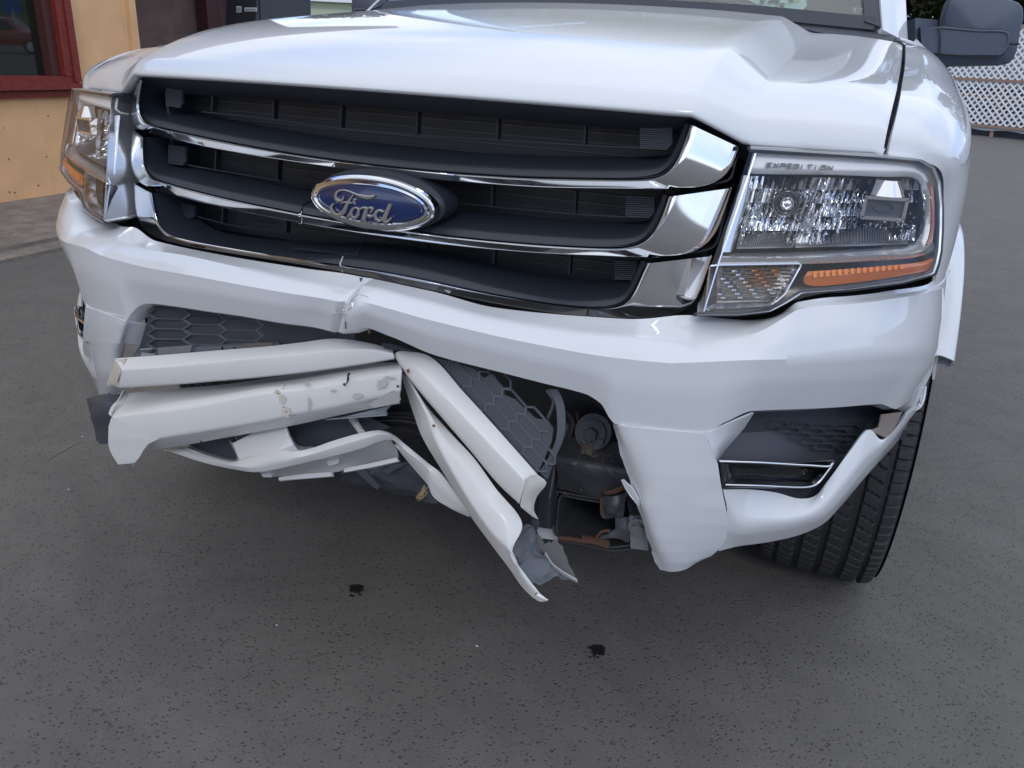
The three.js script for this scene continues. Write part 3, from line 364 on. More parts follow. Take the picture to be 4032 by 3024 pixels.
// ---- headlights: built for one side, mirrored for the other
{
  const TL = .3, Y0 = 1.1;
  const hp = (x, y, off) => { const h = PG.hit(K.c(x, y), off, TL, Y0); return PG.at(h.s, h.off, h.y); };
  const line = (arr, off) => { const r = []; for (let i = 0; i < arr.length; i += 2) r.push(hp(arr[i], arr[i + 1], off)); return r; };
  const R = [[520, 180, 800, 198, 1200, 222, 1600, 248, 1880, 276, 1990, 340], [470, 340, 780, 350, 1200, 360, 1600, 370, 1900, 390, 2035, 450], [400, 560, 760, 570, 1200, 580, 1600, 590, 1920, 605, 2052, 640], [330, 760, 740, 770, 1190, 780, 1600, 785, 1920, 795, 2050, 830], [270, 930, 720, 950, 1180, 960, 1600, 965, 1910, 965, 2040, 1000], [215, 1090, 700, 1115, 1150, 1120, 1580, 1110, 1890, 1090, 2020, 1100], [135, 1370, 560, 1380, 860, 1330, 1400, 1260, 1800, 1200, 2003, 1150], [88, 1505, 430, 1505, 800, 1415, 1300, 1302, 1750, 1245, 1992, 1182]];
  const lensRows = R.map((r) => line(r, .004));
  const lens = loft(lensRows, 0, { nu: 60, smooth: true, nv: 5, crease: .8 });
  // rim walls behind the lens edge
  const loopPx = [520, 180, 1000, 210, 1500, 242, 1880, 276, 1990, 340, 2035, 450, 2052, 640, 2050, 830, 2040, 1000, 2020, 1100, 1992, 1182, 1750, 1245, 1300, 1302, 935, 1330, 800, 1415, 680, 1478, 430, 1507, 88, 1510, 215, 1090, 330, 760, 470, 340, 520, 180];
  const lp = line(loopPx, .003), lpB = lp.map((p) => V(p.x * .985 - .0, p.y, p.z - .06)), lpC = lp.map((p) => V(p.x * .94 + .03, (p.y - .98) * .9 + .98, p.z - .2));
  const nL = 18, lpI = lp.slice(nL - 1), sideLens = loft([lpI, lpI.map((p) => V(p.x - .002, p.y, p.z - .05))], 0, { nu: 30, straight: true });
  const chromeSide = loft([lpI.map((p) => V(p.x + .007, p.y, p.z - .012)), lpI.map((p) => V(p.x + .004, p.y, p.z - .05)), lpI.map((p) => V(p.x - .006, p.y, p.z - .14))], .002, { nu: 30, straight: true, round: .006 });
  const cut = (r) => r.slice(0, nL);
  const wall = loft([cut(lp).map((p) => p.clone().add(V(0, 0, -.004))), cut(lpB), cut(lpC)], .003, { nu: 160, straight: true });
  const grow = (arr, k) => { const o = []; const cx = 1150, cy = 850; for (let i = 0; i < arr.length; i += 2) { const dx = arr[i] - cx, dy = arr[i + 1] - cy, l = Math.hypot(dx, dy); o.push(arr[i] + dx / l * k, arr[i + 1] + dy / l * k); } return o; };
  const gasket = loft([cut(line(loopPx, .0)), cut(line(grow(loopPx, 26), -.006)), cut(line(grow(loopPx, 34), -.03))], .004, { nu: 160, straight: true });
  const backP = loft([[520, 180, 1990, 340], [330, 700, 2030, 700], [215, 1090, 2000, 1100], [100, 1480, 1990, 1190]].map((r) => line(r, -.19)), .003, { nu: 10 });
  const band = loft([line([548, 207, 900, 228, 1300, 248, 1600, 258, 1850, 275, 1960, 345, 2005, 470], -.016), line([515, 335, 900, 345, 1300, 352, 1600, 356, 1850, 366, 1915, 410, 1950, 500], -.014), line([500, 372, 900, 375, 1300, 382, 1600, 396, 1830, 400, 1888, 440, 1905, 520], -.026), line([505, 380, 900, 383, 1300, 390, 1600, 404, 1820, 408, 1875, 448, 1893, 525], -.045)], .003, { nu: 60, round: .003, crease: .8 });
  const bezel = loft([line([2000, 470, 2010, 640, 2005, 820, 1970, 950, 1880, 1010, 1560, 1035, 900, 1050, 290, 1050], -.012), line([1950, 480, 1962, 640, 1955, 820, 1915, 925, 1840, 972, 1560, 998, 900, 1028, 292, 1042], -.02), line([1900, 520, 1912, 640, 1905, 800, 1868, 895, 1800, 945, 1560, 975, 900, 1010, 300, 1022], -.03), line([1890, 520, 1900, 640, 1893, 795, 1855, 885, 1790, 932, 1560, 962, 900, 995, 310, 1008], -.055)], .003, { nu: 90, round: .004, crease: .8 });
  const inner = loft([line([470, 390, 400, 640, 330, 850, 290, 1010], -.02), line([530, 395, 470, 640, 405, 860, 365, 1010], -.022), line([560, 395, 505, 640, 445, 860, 410, 965], -.055)], .003, { nu: 40, round: .003 });
  // bowls: fluted reflectors
  const bowl = (corners, nU, nV, dep, fl, seed) => { const rows = [], rnd = mulberry(seed), ph = []; for (let k = 0; k < 400; k++) ph.push(rnd() - .5); const nb = 5; for (let i = 0; i <= nV; i++) { const v = i / nV, row = []; for (let j = 0; j <= nU; j++) { const u = j / nU; const x = (corners[0] * (1 - u) + corners[2] * u) * (1 - v) + (corners[6] * (1 - u) + corners[4] * u) * v, y = (corners[1] * (1 - u) + corners[3] * u) * (1 - v) + (corners[7] * (1 - u) + corners[5] * u) * v; const q = Math.min(u * fl, fl - 1e-6), w = Math.min(v * nb, nb - 1e-6), fu = q - Math.floor(q) - .5, fv = w - Math.floor(w) - .5, k = (Math.floor(q) * nb + Math.floor(w)) * 2 % 398; const d = dep * (1 - 3.1 * ((u - .5) ** 2) - 2 * ((v - .4) ** 2)); row.push(hp(x, y, -.034 - Math.max(0, d) + fu * fu * .012 + fu * ph[k] * .008 + fv * (.016 + ph[k + 1] * .016))); } rows.push(row); } return shell(rows, 0, { crease: .25 }); };
  const hi = bowl([545, 395, 1075, 408, 875, 960, 410, 965], 88, 40, .03, 11, 3), lo = bowl([1100, 408, 1885, 420, 1850, 915, 885, 955], 168, 50, .034, 21, 8);
  const div = loft([line([1070, 405, 860, 965], -.03), line([1088, 405, 873, 962], -.022), line([1105, 408, 890, 955], -.03), line([1105, 408, 890, 955], -.05)], .002, { nu: 40, straight: true });
  const shelfA = loft([line([440, 885, 600, 862, 760, 872, 880, 925], -.052), line([412, 968, 560, 966, 720, 962, 868, 958], -.022)], .003, { nu: 50, nv: 2 });
  const shelfB = loft([line([890, 948, 1180, 880, 1450, 822, 1650, 850, 1800, 912], -.055), line([885, 958, 1180, 950, 1450, 945, 1650, 935, 1790, 928], -.024)], .003, { nu: 70, nv: 2 });
  const ribsOf = (rows, n) => { const o = []; for (let i = 1; i < n; i++) { const t = i / n; const c0 = new THREE.CatmullRomCurve3(rows[0]).getPoint(t), c1 = new THREE.CatmullRomCurve3(rows[1]).getPoint(t); o.push(beam(c0.add(V(0, .002, 0)), c1.add(V(0, .002, 0)), .0016, .003)); } return o; };
  const shA = ribsOf([line([440, 885, 600, 862, 760, 872, 880, 925], -.052), line([412, 968, 560, 966, 720, 962, 868, 958], -.022)], 26), shB = ribsOf([line([890, 948, 1180, 880, 1450, 822, 1650, 850, 1800, 912], -.055), line([885, 958, 1180, 950, 1450, 945, 1650, 935, 1790, 928], -.024)], 44);
  const ax = V(.25, -.05, 1).normalize(), bc = hp(813, 612, -.055);
  const bulbRing = fin(new THREE.TorusGeometry(.0165, .0042, 10, 28).applyQuaternion(new THREE.Quaternion().setFromUnitVectors(V(0, 0, 1), ax)).translate(bc.x, bc.y, bc.z));
  const bulb = merge(cyl(.012, .010, bc.clone().addScaledVector(ax, -.03), bc.clone().addScaledVector(ax, .006)), fin(new THREE.SphereGeometry(.0085, 16, 12).translate(bc.x + ax.x * .006, bc.y, bc.z + ax.z * .006)));
  const sc = hp(1578, 645, -.044);
  const shieldQ = new THREE.Quaternion().setFromUnitVectors(V(0, 0, 1), V(.3, 0, 1).normalize());
  const rotBox = (w, h, d, x, y, z) => fin(new THREE.BoxGeometry(w, h, d).translate(x, y, z).applyQuaternion(shieldQ).translate(sc.x, sc.y, sc.z));
  const shield = merge(rotBox(.064, .005, .03, 0, .015, 0), rotBox(.064, .005, .03, 0, -.015, 0), rotBox(.005, .03, .03, -.03, 0, 0), rotBox(.005, .03, .03, .03, 0, 0), fin(new THREE.CylinderGeometry(.018, .030, .022, 20).applyQuaternion(shieldQ).translate(sc.x, sc.y + .029, sc.z - .008)));
  const shieldFace = merge(rotBox(.056, .026, .012, 0, 0, .002)), shieldOval = fin(new THREE.TorusGeometry(.011, .0012, 6, 28).scale(1.25, .62, 1).translate(0, 0, .0095).applyQuaternion(shieldQ).translate(sc.x, sc.y, sc.z));
  const shieldStem = merge(rotBox(.034, .05, .012, 0, -.045, -.02));
  // turn lamp: fluted insert
  const ti = []; { const nr = 9, nc = 15; for (let i = 0; i < nr; i++) for (let j = 0; j < nc; j++) { const u0 = j / nc, u1 = (j + .92) / nc, v0 = i / nr, v1 = (i + .9) / nr; const q = (u, v) => { const xr = 915 - 165 * v, xl = 300 - 50 * v; return [xl + (xr - xl) * u, 1122 + (4 - 8 * u) + (1400 - 1122) * v]; }; const a = q(u0, v0), b = q(u1, v0), c = q(u1, v1), d = q(u0, v1); const bump = -.03 - .007 * ((i * 5 + j * 3) % 4) / 4; ti.push(shell([[hp(...a, -.034), hp(...b, -.034)], [hp((a[0] + d[0]) / 2, (a[1] + d[1]) / 2, bump + .006), hp((b[0] + c[0]) / 2, (b[1] + c[1]) / 2, bump + .004)], [hp(...d, -.04), hp(...c, -.04)]], 0)); } }
  const tiN = ti.length, tiA = ti.filter((_, i) => { const j = i % 15, r = Math.floor(i / 15); return !(j > 5 && j < 12 && r < 5); }), tiB = ti.filter((_, i) => { const j = i % 15, r = Math.floor(i / 15); return j > 5 && j < 12 && r < 5; });
  const turnBack = loft([line([260, 1112, 930, 1105], -.05), line([230, 1425, 760, 1400], -.05)], .003, { nu: 12 });
  const turnRim = loft([line([200, 1125, 260, 1118, 930, 1106, 800, 1340, 690, 1440, 430, 1462, 160, 1468, 200, 1125], -.008), line([255, 1135, 300, 1130, 900, 1118, 775, 1330, 670, 1405, 430, 1418, 250, 1420, 255, 1135], -.03)], .002, { nu: 80, straight: true });
  const midBand = loft([line([280, 1050, 900, 1054, 1560, 1030, 1880, 1010, 2000, 930], -.006), line([250, 1110, 930, 1105, 1500, 1080, 1850, 1050, 2010, 1000], -.012)], .003, { nu: 50 });
  const amberRow = [line([985, 1165, 1100, 1158, 1400, 1140, 1700, 1112, 1920, 1082, 2010, 1040], -.012), line([965, 1195, 1100, 1190, 1400, 1172, 1700, 1145, 1920, 1110, 2006, 1075], -.006), line([955, 1262, 1020, 1282, 1400, 1250, 1700, 1205, 1920, 1165, 1996, 1140], -.012)];
  const amber = loft(amberRow, .006, { nu: 60, round: .004 });
  const led = []; for (let i = 0; i < 15; i++) { const x = 1030 + i * 50, y = 1190 - i * 4.4; led.push(plate([hp(x, y - 26 + i * .5, -.004), hp(x + 26, y - 28 + i * .5, -.004), hp(x + 26, y + 24 - i * .6, -.004), hp(x, y + 26 - i * .6, -.004)], .002)); }
  const amberSide = loft([line([1958, 440, 1988, 480, 2006, 640, 2004, 820, 1972, 950], -.008), line([1948, 448, 1972, 500, 1984, 640, 1980, 820, 1952, 935], -.010)], .004, { nu: 40 });
  const M2 = { amberOpaque: phy(.50, .13, .022, .2, { clearcoat: 1 }), amberLed: phy(.80, .23, .02, .35), turnA: std(.88, .88, .89, .10, 1), turnB: std(.86, .58, .38, .12, 1), shelf: std(.26, .265, .27, .3, .8) };
  const textPts = (() => { // raised block lettering on the silver band: each letter a few strokes
    const Lt = { E: [[0, 0, 0, 1], [0, 0, 1, 0], [0, .5, .85, .5], [0, 1, 1, 1]], X: [[0, 0, 1, 1], [0, 1, 1, 0]], P: [[0, 0, 0, 1], [0, 0, 1, 0], [1, 0, 1, .55], [0, .55, 1, .55]], D: [[0, 0, 0, 1], [0, 0, 1, .1], [1, .1, 1, .9], [0, 1, 1, .9]], I: [[.5, 0, .5, 1]], T: [[0, 0, 1, 0], [.5, 0, .5, 1]], O: [[0, 0, 0, 1], [0, 0, 1, 0], [1, 0, 1, 1], [0, 1, 1, 1]], N: [[0, 0, 0, 1], [0, 0, 1, 1], [1, 0, 1, 1]] };
    return [...'EXPEDITION'].flatMap((ch, i) => { const x0 = 652 + i * 54.5, y0 = 291 + i * 2.6, w = ch === 'I' ? 20 : 38, h = 32; return Lt[ch].map(([a, b, c, d]) => { const P = (u, v) => hp(x0 + u * w - v * 9 + 8, y0 + v * h, -.0105); return beam(P(a, b), P(c, d), .0016, .003, V(0, 0, 1)); }); }); })();
  for (const sd of [0, 1]) {
    const m = sd ? mirrorX : (g) => g, hl = part('headlight', m(wall), M.silver, suv);
    part('lens', m(merge(lens, sideLens)), M.lens, hl); part('gasket', m(gasket), M.blackSoft, hl); part('housing', m(backP), M.greyPlastic, hl);
    part('bezel', m(merge(band)), std(.86, .865, .87, .5, .12), hl); part('lower_bezel', m(merge(bezel, inner, midBand.clone(), chromeSide)), std(.74, .75, .77, .22, .85), hl);
    part('high_beam_reflector', m(hi), M.reflector, hl); part('low_beam_reflector', m(lo), M.reflector, hl); part('divider', m(div), M.chromeDull, hl);
    part('reflector_shelf', m(merge(shelfA, ...shA)), M2.shelf, hl); part('reflector_shelf', m(merge(shelfB, ...shB)), M2.shelf, hl);
    part('bulb_ring', m(bulbRing), M.gloss, hl); part('bulb', m(bulb), M.chrome, hl); part('bulb_shield', m(shield), M.chrome, hl); part('shield_face', m(merge(shieldFace, shieldOval, shieldStem)), M.steel, hl);
    part('turn_lamp', m(merge(tiA)), M2.turnA, hl); part('turn_lamp', m(merge(tiB)), M2.turnB, hl); part('turn_lamp_back', m(turnBack), std(.62, .56, .5, .3, .6), hl); part('turn_lamp_rim', m(turnRim), M.chromeDull, hl);
    part('amber_marker', m(amber), M2.amberOpaque, hl); part('marker_segments', m(merge(led)), M2.amberLed, hl); part('side_marker', m(amberSide), phy(.30, .075, .03, .2, { clearcoat: 1 }), hl);
    if (!sd) part('embossed_lettering', textPts, std(.20, .205, .22, .5, .3), hl);
  }
}
// ---- lower front: corner pieces, fog lamps, torn trim bars, hanging grille mesh
const L4 = (arr) => arr.map((q) => atZ(K[q[0]](q[1], q[2]), q[3]));                 // [zoom,x,y,z]
const B4 = (arr) => arr.map((q) => { const h = PB.hit(K[q[0]](q[1], q[2]), q[3]); return PB.at(h.s, q[3], h.y); }); // [zoom,x,y,off]
const BZ = (k, z, arr) => { const r = []; for (let i = 0; i < arr.length; i += 2) r.push(atZ(K[k](arr[i], arr[i + 1]), z)); return r; };
{
  // right pillar with its torn inner edge
  const tearR = mulberry(5), jag = (q, a) => q.map((e, i) => [e[0], e[1] + (tearR() - .5) * a, e[2], e[3]]);
  const rowsP = [
    [['z5', 1757, 1088, -.024], ['z5', 1800, 1098, -.006], ['z5', 2000, 1122, -.004], ['z6', 150, 1152, -.004]],
    [['z5', 1790, 1190, -.024], ['z5', 1845, 1200, -.006], ['z6', -90, 1240, -.004], ['z6', 180, 1250, -.004]],
    [['z5', 1812, 1290, -.024], ['z5', 1900, 1300, -.006], ['z6', -60, 1340, -.004], ['z6', 228, 1345, -.005]],
    [['z5', 1850, 1395, -.026], ['z5', 1940, 1400, -.007], ['z6', -40, 1440, -.004], ['z6', 240, 1430, -.006]],
    [['z5', 1878, 1490, -.028], ['z5', 1975, 1500, -.008], ['z6', -20, 1560, -.006], ['z6', 255, 1520, -.010]],
    [['B', 1550, 380, -.03], ['B', 1640, 400, -.010], ['o', 2700, 1990, -.008], ['o', 2858, 2000, -.012]],
    [['B', 1600, 560, -.034], ['B', 1700, 570, -.013], ['o', 2705, 2060, -.012], ['o', 2868, 2070, -.018]],
    [['B', 1650, 730, -.038], ['B', 1755, 740, -.016], ['o', 2705, 2120, -.018], ['o', 2860, 2120, -.026]],
    [['B', 1702, 880, -.042], ['B', 1815, 890, -.022], ['o', 2705, 2175, -.026], ['o', 2835, 2160, -.034]],
    [['B', 1740, 1000, -.046], ['B', 1870, 1005, -.030], ['o', 2705, 2215, -.034], ['o', 2800, 2190, -.042]],
    [['B', 1790, 1085, -.05], ['B', 1915, 1110, -.042], ['B', 2060, 1088, -.044], ['B', 2212, 1000, -.05]]];
  const rp = rowsP.map((r) => B4(r));
  // ragged left edge
  const pil = loft(rp, .004, { nu: 22, nv: 6, crease: .6, straight: false, fn: (p, v, u) => { if (u === 0) { p.x += .004 * fbm(v * 13, 3.3, 1.1, 3); } } });
  part('bumper_corner', pil, M.paint, suv, 'white lower bumper corner with a ragged broken inner edge');
  const side = loft([[['z6', 150, 1153, -.004], ['z6', 300, 1085, -.014], ['z6', 462, 1018, -.03]], [['z6', 172, 1212, -.004], ['z6', 290, 1160, -.022], ['z6', 402, 1112, -.05]], [['z6', 190, 1270, -.004], ['z6', 232, 1266, -.02], ['z6', 272, 1262, -.05]], [['z6', 215, 1330, -.005], ['z6', 222, 1330, -.02], ['z6', 230, 1332, -.05]]].map(B4), .003, { nu: 12, nv: 3 });
  const up = [['z6', 262, 1515, -.012], ['z6', 420, 1512, -.03], ['z6', 600, 1532, -.034], ['z6', 760, 1572, -.03], ['z6', 855, 1556, -.024], ['z6', 935, 1465, -.02], ['z6', 1080, 1270, -.018], ['z6', 1205, 1125, -.018], ['A', 1048, 425, -.012], ['A', 1130, 345, -.02], ['A', 1222, 228, -.02], ['A', 1335, 148, -.02], ['A', 1425, 20, -.02]];
  const cr = [['z6', 290, 1640, -.016], ['A', 40, 1020, -.012], ['A', 190, 1018, -.010], ['A', 340, 1006, -.008], ['A', 485, 984, -.006], ['A', 600, 940, -.004], ['A', 770, 760, -.004], ['A', 930, 560, -.004], ['A', 1070, 440, -.005], ['A', 1150, 352, -.010], ['A', 1240, 240, -.012], ['A', 1345, 158, -.014], ['A', 1430, 32, -.016]];
  const md = [['o', 2850, 2080, -.022], ['A', 20, 1110, -.018], ['A', 195, 1095, -.016], ['A', 345, 1075, -.014], ['A', 483, 1045, -.012], ['A', 625, 990, -.010], ['A', 775, 840, -.010], ['A', 935, 640, -.010], ['A', 1070, 500, -.010], ['A', 1150, 405, -.014], ['A', 1245, 290, -.016], ['A', 1348, 178, -.018], ['A', 1434, 46, -.02]];
  const lw = [['o', 2830, 2170, -.045], ['A', 0, 1203, -.045], ['A', 200, 1175, -.042], ['A', 350, 1146, -.04], ['A', 480, 1110, -.038], ['A', 640, 1030, -.036], ['A', 770, 895, -.034], ['A', 930, 705, -.03], ['A', 1065, 555, -.03], ['A', 1150, 460, -.03], ['A', 1250, 340, -.03], ['A', 1350, 200, -.03], ['A', 1440, 60, -.03]];
  const val = loft([up, cr, md, lw].map(B4), .004, { nu: 70, round: .01, nv: 1, crease: .7 });
  // recess behind the fog lamp opening
  const rec = loft([[['z6', 440, 985, -.075], ['z6', 800, 970, -.08], ['z6', 1300, 945, -.075], ['z6', 1450, 1000, -.06]], [['z6', 300, 1150, -.085], ['z6', 700, 1130, -.09], ['z6', 1100, 1110, -.085], ['z6', 1330, 1120, -.06]], [['z6', 200, 1320, -.06], ['z6', 600, 1320, -.07], ['z6', 1000, 1310, -.065], ['z6', 1120, 1300, -.05]], [['z6', 200, 1540, -.05], ['z6', 500, 1560, -.055], ['z6', 800, 1600, -.05], ['z6', 920, 1560, -.045]]].map(B4), .004, { nu: 30, nv: 4 });
  const recTop = loft([[['z6', 440, 1000, -.03], ['z6', 800, 985, -.03], ['z6', 1290, 958, -.03], ['z6', 1440, 1000, -.02]], [['z6', 440, 985, -.08], ['z6', 800, 970, -.085], ['z6', 1300, 945, -.08], ['z6', 1450, 1000, -.065]]].map(B4), .003, { nu: 24 });
  const hexes = []; for (let r = 0; r < 5; r++) for (let cI = 0; cI < 6; cI++) { const cx = 300 + cI * 172 + (r % 2) * 86, cy = 322 + r * 36 + cI * 7; if (cx > 930 - r * 20 || cx < 150 + r * 100) continue; const pts = []; for (const [dx, dy] of [[-86, 0], [-55, -24], [55, -22], [86, 2], [55, 24], [-55, 22]]) pts.push(...B4([['A', cx + dx, cy + dy, -.082 + (cy - 320) / 9000]])); { const cen = pts.reduce((m, p) => m.add(p), V(0, 0, 0)).multiplyScalar(1 / 6); hexes.push(shell([[...pts, pts[0]].map((p) => p.clone().lerp(cen, .02)), [...pts, pts[0]].map((p) => p.clone().lerp(cen, .12))], .004, { back: V(0, 0, -1) })); } }
  const fo = [['z6', 232, 1332], ['z6', 600, 1336], ['z6', 980, 1318], ['z6', 985, 1345], ['z6', 850, 1498], ['z6', 550, 1505], ['z6', 252, 1500], ['z6', 232, 1332]], fi = [['z6', 318, 1368], ['z6', 600, 1376], ['z6', 905, 1385], ['z6', 900, 1390], ['z6', 822, 1452], ['z6', 550, 1448], ['z6', 330, 1440], ['z6', 318, 1368]];
  const w4 = (a, o) => B4(a.map((q) => [...q, o]));
  const fogFrame = loft([w4(fo, -.055), w4(fo, -.014), w4(fo.map((q, i) => [q[0], q[1] + (fi[i][1] - q[1]) * .18, q[2] + (fi[i][2] - q[2]) * .18]), -.012), w4(fi, -.03), w4(fi, -.05)], .002, { nu: 90, straight: true, round: .002 });
  const fogGlass = plate(w4(fi.slice(0, 7), -.026), .002), fogBack = plate(w4(fi.slice(0, 7), -.055), .003);
  const fr3 = (t) => w4([['z6', 320 + 580 * t, 1370 + 16 * t]], -.03)[0], fr4 = (t) => w4([['z6', 330 + 495 * t, 1440 + 10 * t]], -.03)[0];
  const leds = [loft([0, 1, 2, 3, 4].map((i) => { const r = []; for (let k = 0; k <= 30; k++) { const t = k / 30, p = fr3(t).lerp(fr4(t), i / 4); p.z -= .004 + .03 * Math.sin(Math.PI * (i + .3) / 4.6) ; r.push(p); } return r; }), .002, { nu: 31, straight: true })];
  const chromeLine = merge(tube(w4([['z6', 236, 1330], ['z6', 500, 1338], ['z6', 800, 1356], ['z6', 962, 1358], ['z6', 972, 1342]], -.010), .0022, 30, 6), tube(w4([['z6', 275, 1482], ['z6', 500, 1488], ['z6', 815, 1496], ['z6', 870, 1475], ['z6', 965, 1360]], -.010), .002, 30, 6));
  const flange = loft([[['z6', 1290, 1030, -.02], ['z6', 1425, 1012, -.012]], [['z6', 1270, 1110, -.02], ['z6', 1380, 1100, -.012]], [['z6', 1212, 1130, -.018], ['z6', 1325, 1182, -.010]]].map(B4), .002, { nu: 6 });
  for (const sd of [0, 1]) { const m = sd ? mirrorX : (g) => g;
    part('corner_return', m(side), M.paint, suv); part('lower_valance', m(val), M.paint, suv);
    const rc = part('fog_lamp_recess', m(merge(rec, recTop)), M.greyPlastic, suv); part('honeycomb', m(merge(hexes)), M.greyPlastic, rc);
    const fg = part('fog_lamp', m(fogFrame), M.gloss, suv); part('lens', m(fogGlass), M.lens, fg); part('lamp_back', m(fogBack), M.black, fg); part('lamp_reflectors', m(merge(leds)), std(.34, .35, .37, .16, 1), fg); part('trim_line', m(chromeLine), M.chrome, fg);
    part('broken_flange', m(flange), std(.20, .17, .15, .7), suv); }
}
{ // left corner piece, still whole at the top
  const rows = [
    [['C', 500, 950, -.004], ['C', 800, 1056, -.004], ['C', 1070, 1155, -.004], ['C', 1180, 1182, -.018], ['C', 1510, 1222, -.06]],
    [['C', 488, 1100, -.005], ['C', 775, 1170, -.004], ['C', 1055, 1225, -.004], ['C', 1160, 1240, -.020], ['C', 1512, 1300, -.062]],
    [['C', 475, 1270, -.007], ['C', 755, 1310, -.005], ['C', 1020, 1350, -.006], ['C', 1120, 1360, -.022], ['C', 1480, 1400, -.064]],
    [['C', 465, 1450, -.009], ['C', 740, 1470, -.007], ['C', 990, 1480, -.008], ['C', 1080, 1488, -.024], ['C', 1435, 1510, -.066]]];
  const rows2 = [rows[3].map((q, i) => i === 4 ? ['C', 1085, 1512, -.03] : q), [['D', 70, 200, -.012], ['D', 250, 220, -.010], ['D', 420, 240, -.012], ['D', 500, 250, -.026], ['D', 505, 290, -.04]], [['D', 72, 450, -.02], ['D', 250, 470, -.016], ['D', 400, 490, -.02], ['D', 450, 500, -.03], ['D', 490, 520, -.044]], [['D', 110, 715, -.032], ['D', 250, 700, -.03], ['D', 330, 690, -.034], ['D', 400, 685, -.04], ['D', 470, 690, -.05]]];
  part('bumper_corner', merge(loft(rows.map(B4), .004, { nu: 30, nv: 4, crease: .7 }), loft(rows2.map(B4), .004, { nu: 30, nv: 4, crease: .7 })), M.paint, suv, 'white lower bumper corner, whole along its upper seam');
  // dark carrier behind the torn lower end
  part('bumper_carrier', merge(loft([L4([['D', 108, 748, .04], ['D', 200, 715, .045], ['D', 320, 700, .05], ['D', 400, 700, .05], ['D', 470, 695, .05]]), L4([['D', 150, 900, .045], ['D', 200, 800, .07], ['D', 280, 775, .085], ['D', 350, 780, .085], ['D', 420, 800, .08]]), L4([['D', 155, 950, .04], ['D', 190, 925, .075], ['D', 270, 930, .09], ['D', 330, 930, .09], ['D', 400, 940, .085]]), L4([['D', 195, 1060, .035], ['D', 240, 1065, .05], ['D', 300, 1070, .07], ['D', 350, 1080, .08], ['D', 400, 1090, .08]]), L4([['D', 220, 1200, .03], ['D', 260, 1235, .04], ['D', 310, 1238, .05], ['D', 350, 1235, .06], ['D', 400, 1220, .06]])], .006, { nu: 20, nv: 3, smooth: true })), M.greyPlastic, suv);
}
// ---- the torn trim bars
const bar = (name, rows, mat, o = {}) => part(name, loft(rows.map(L4), .0035, { nu: 60, round: o.round ?? .006, crease: .6, ...o }), mat, suv, o.label);
bar('trim_bar', [
  [['D', 415, 308, .095], ['D', 1000, 265, .09], ['D', 1600, 215, .085], ['D', 2100, 174, .08], ['E', 500, 135, .07], ['E', 900, 92, .06], ['E', 1300, 150, .05], ['E', 1515, 215, .045]],
  [['D', 500, 432, .125], ['D', 1000, 398, .122], ['D', 1600, 340, .118], ['D', 2100, 290, .112], ['E', 500, 252, .10], ['E', 900, 215, .09], ['E', 1300, 205, .08], ['E', 1512, 245, .07]],
  [['D', 455, 627, .12], ['D', 1000, 592, .118], ['D', 1600, 545, .115], ['D', 2100, 500, .11], ['E', 500, 462, .10], ['E', 900, 410, .09], ['E', 1300, 350, .08], ['E', 1530, 312, .07]],
  [['D', 460, 633, .08], ['D', 1000, 600, .08], ['D', 1600, 552, .08], ['D', 2100, 508, .08], ['E', 500, 470, .07], ['E', 900, 418, .06], ['E', 1300, 356, .05], ['E', 1530, 318, .04]]], M.trimWhite, { label: 'upper white trim bar snapped off at its left end' });
part('broken_bar_end', loft([L4([['D', 412, 306, .096], ['D', 460, 320, .10], ['D', 545, 305, .10]]), L4([['D', 385, 440, .098], ['D', 440, 440, .112], ['D', 498, 430, .123]]), L4([['D', 332, 578, .10], ['D', 385, 590, .106], ['D', 440, 560, .118]]), L4([['D', 340, 612, .10], ['D', 400, 606, .104], ['D', 458, 628, .118]])], .003, { nu: 12, nv: 2 }), std(.52, .48, .42, .7), suv);
bar('trim_bar', [
  [['D', 530, 690, .05], ['D', 1000, 642, .05], ['D', 1600, 592, .045], ['D', 2100, 522, .04], ['E', 500, 468, .035], ['E', 900, 402, .03], ['E', 1300, 358, .025], ['E', 1570, 350, .02]],
  [['D', 380, 905, .115], ['D', 1000, 800, .115], ['D', 1600, 705, .11], ['D', 2100, 620, .105], ['E', 500, 590, .095], ['E', 900, 520, .085], ['E', 1300, 450, .08], ['E', 1600, 400, .075]],
  [['D', 385, 950, .13], ['D', 1000, 868, .13], ['D', 1600, 772, .125], ['D', 2100, 685, .12], ['E', 500, 650, .11], ['E', 900, 585, .10], ['E', 1300, 500, .095], ['E', 1605, 432, .09]],
  [['D', 880, 1184, .13], ['D', 1150, 1140, .13], ['D', 1600, 1068, .125], ['D', 2100, 985, .12], ['E', 500, 908, .11], ['E', 900, 832, .10], ['E', 1300, 740, .095], ['E', 1592, 682, .09]],
  [['D', 790, 1308, .085], ['D', 1150, 1258, .085], ['D', 1600, 1175, .085], ['D', 2100, 1085, .08], ['E', 500, 1022, .075], ['E', 900, 932, .07], ['E', 1300, 850, .065], ['E', 1588, 800, .06]]], M.trimWhite, { label: 'wide white lower trim bar with scuffs and puncture holes' });
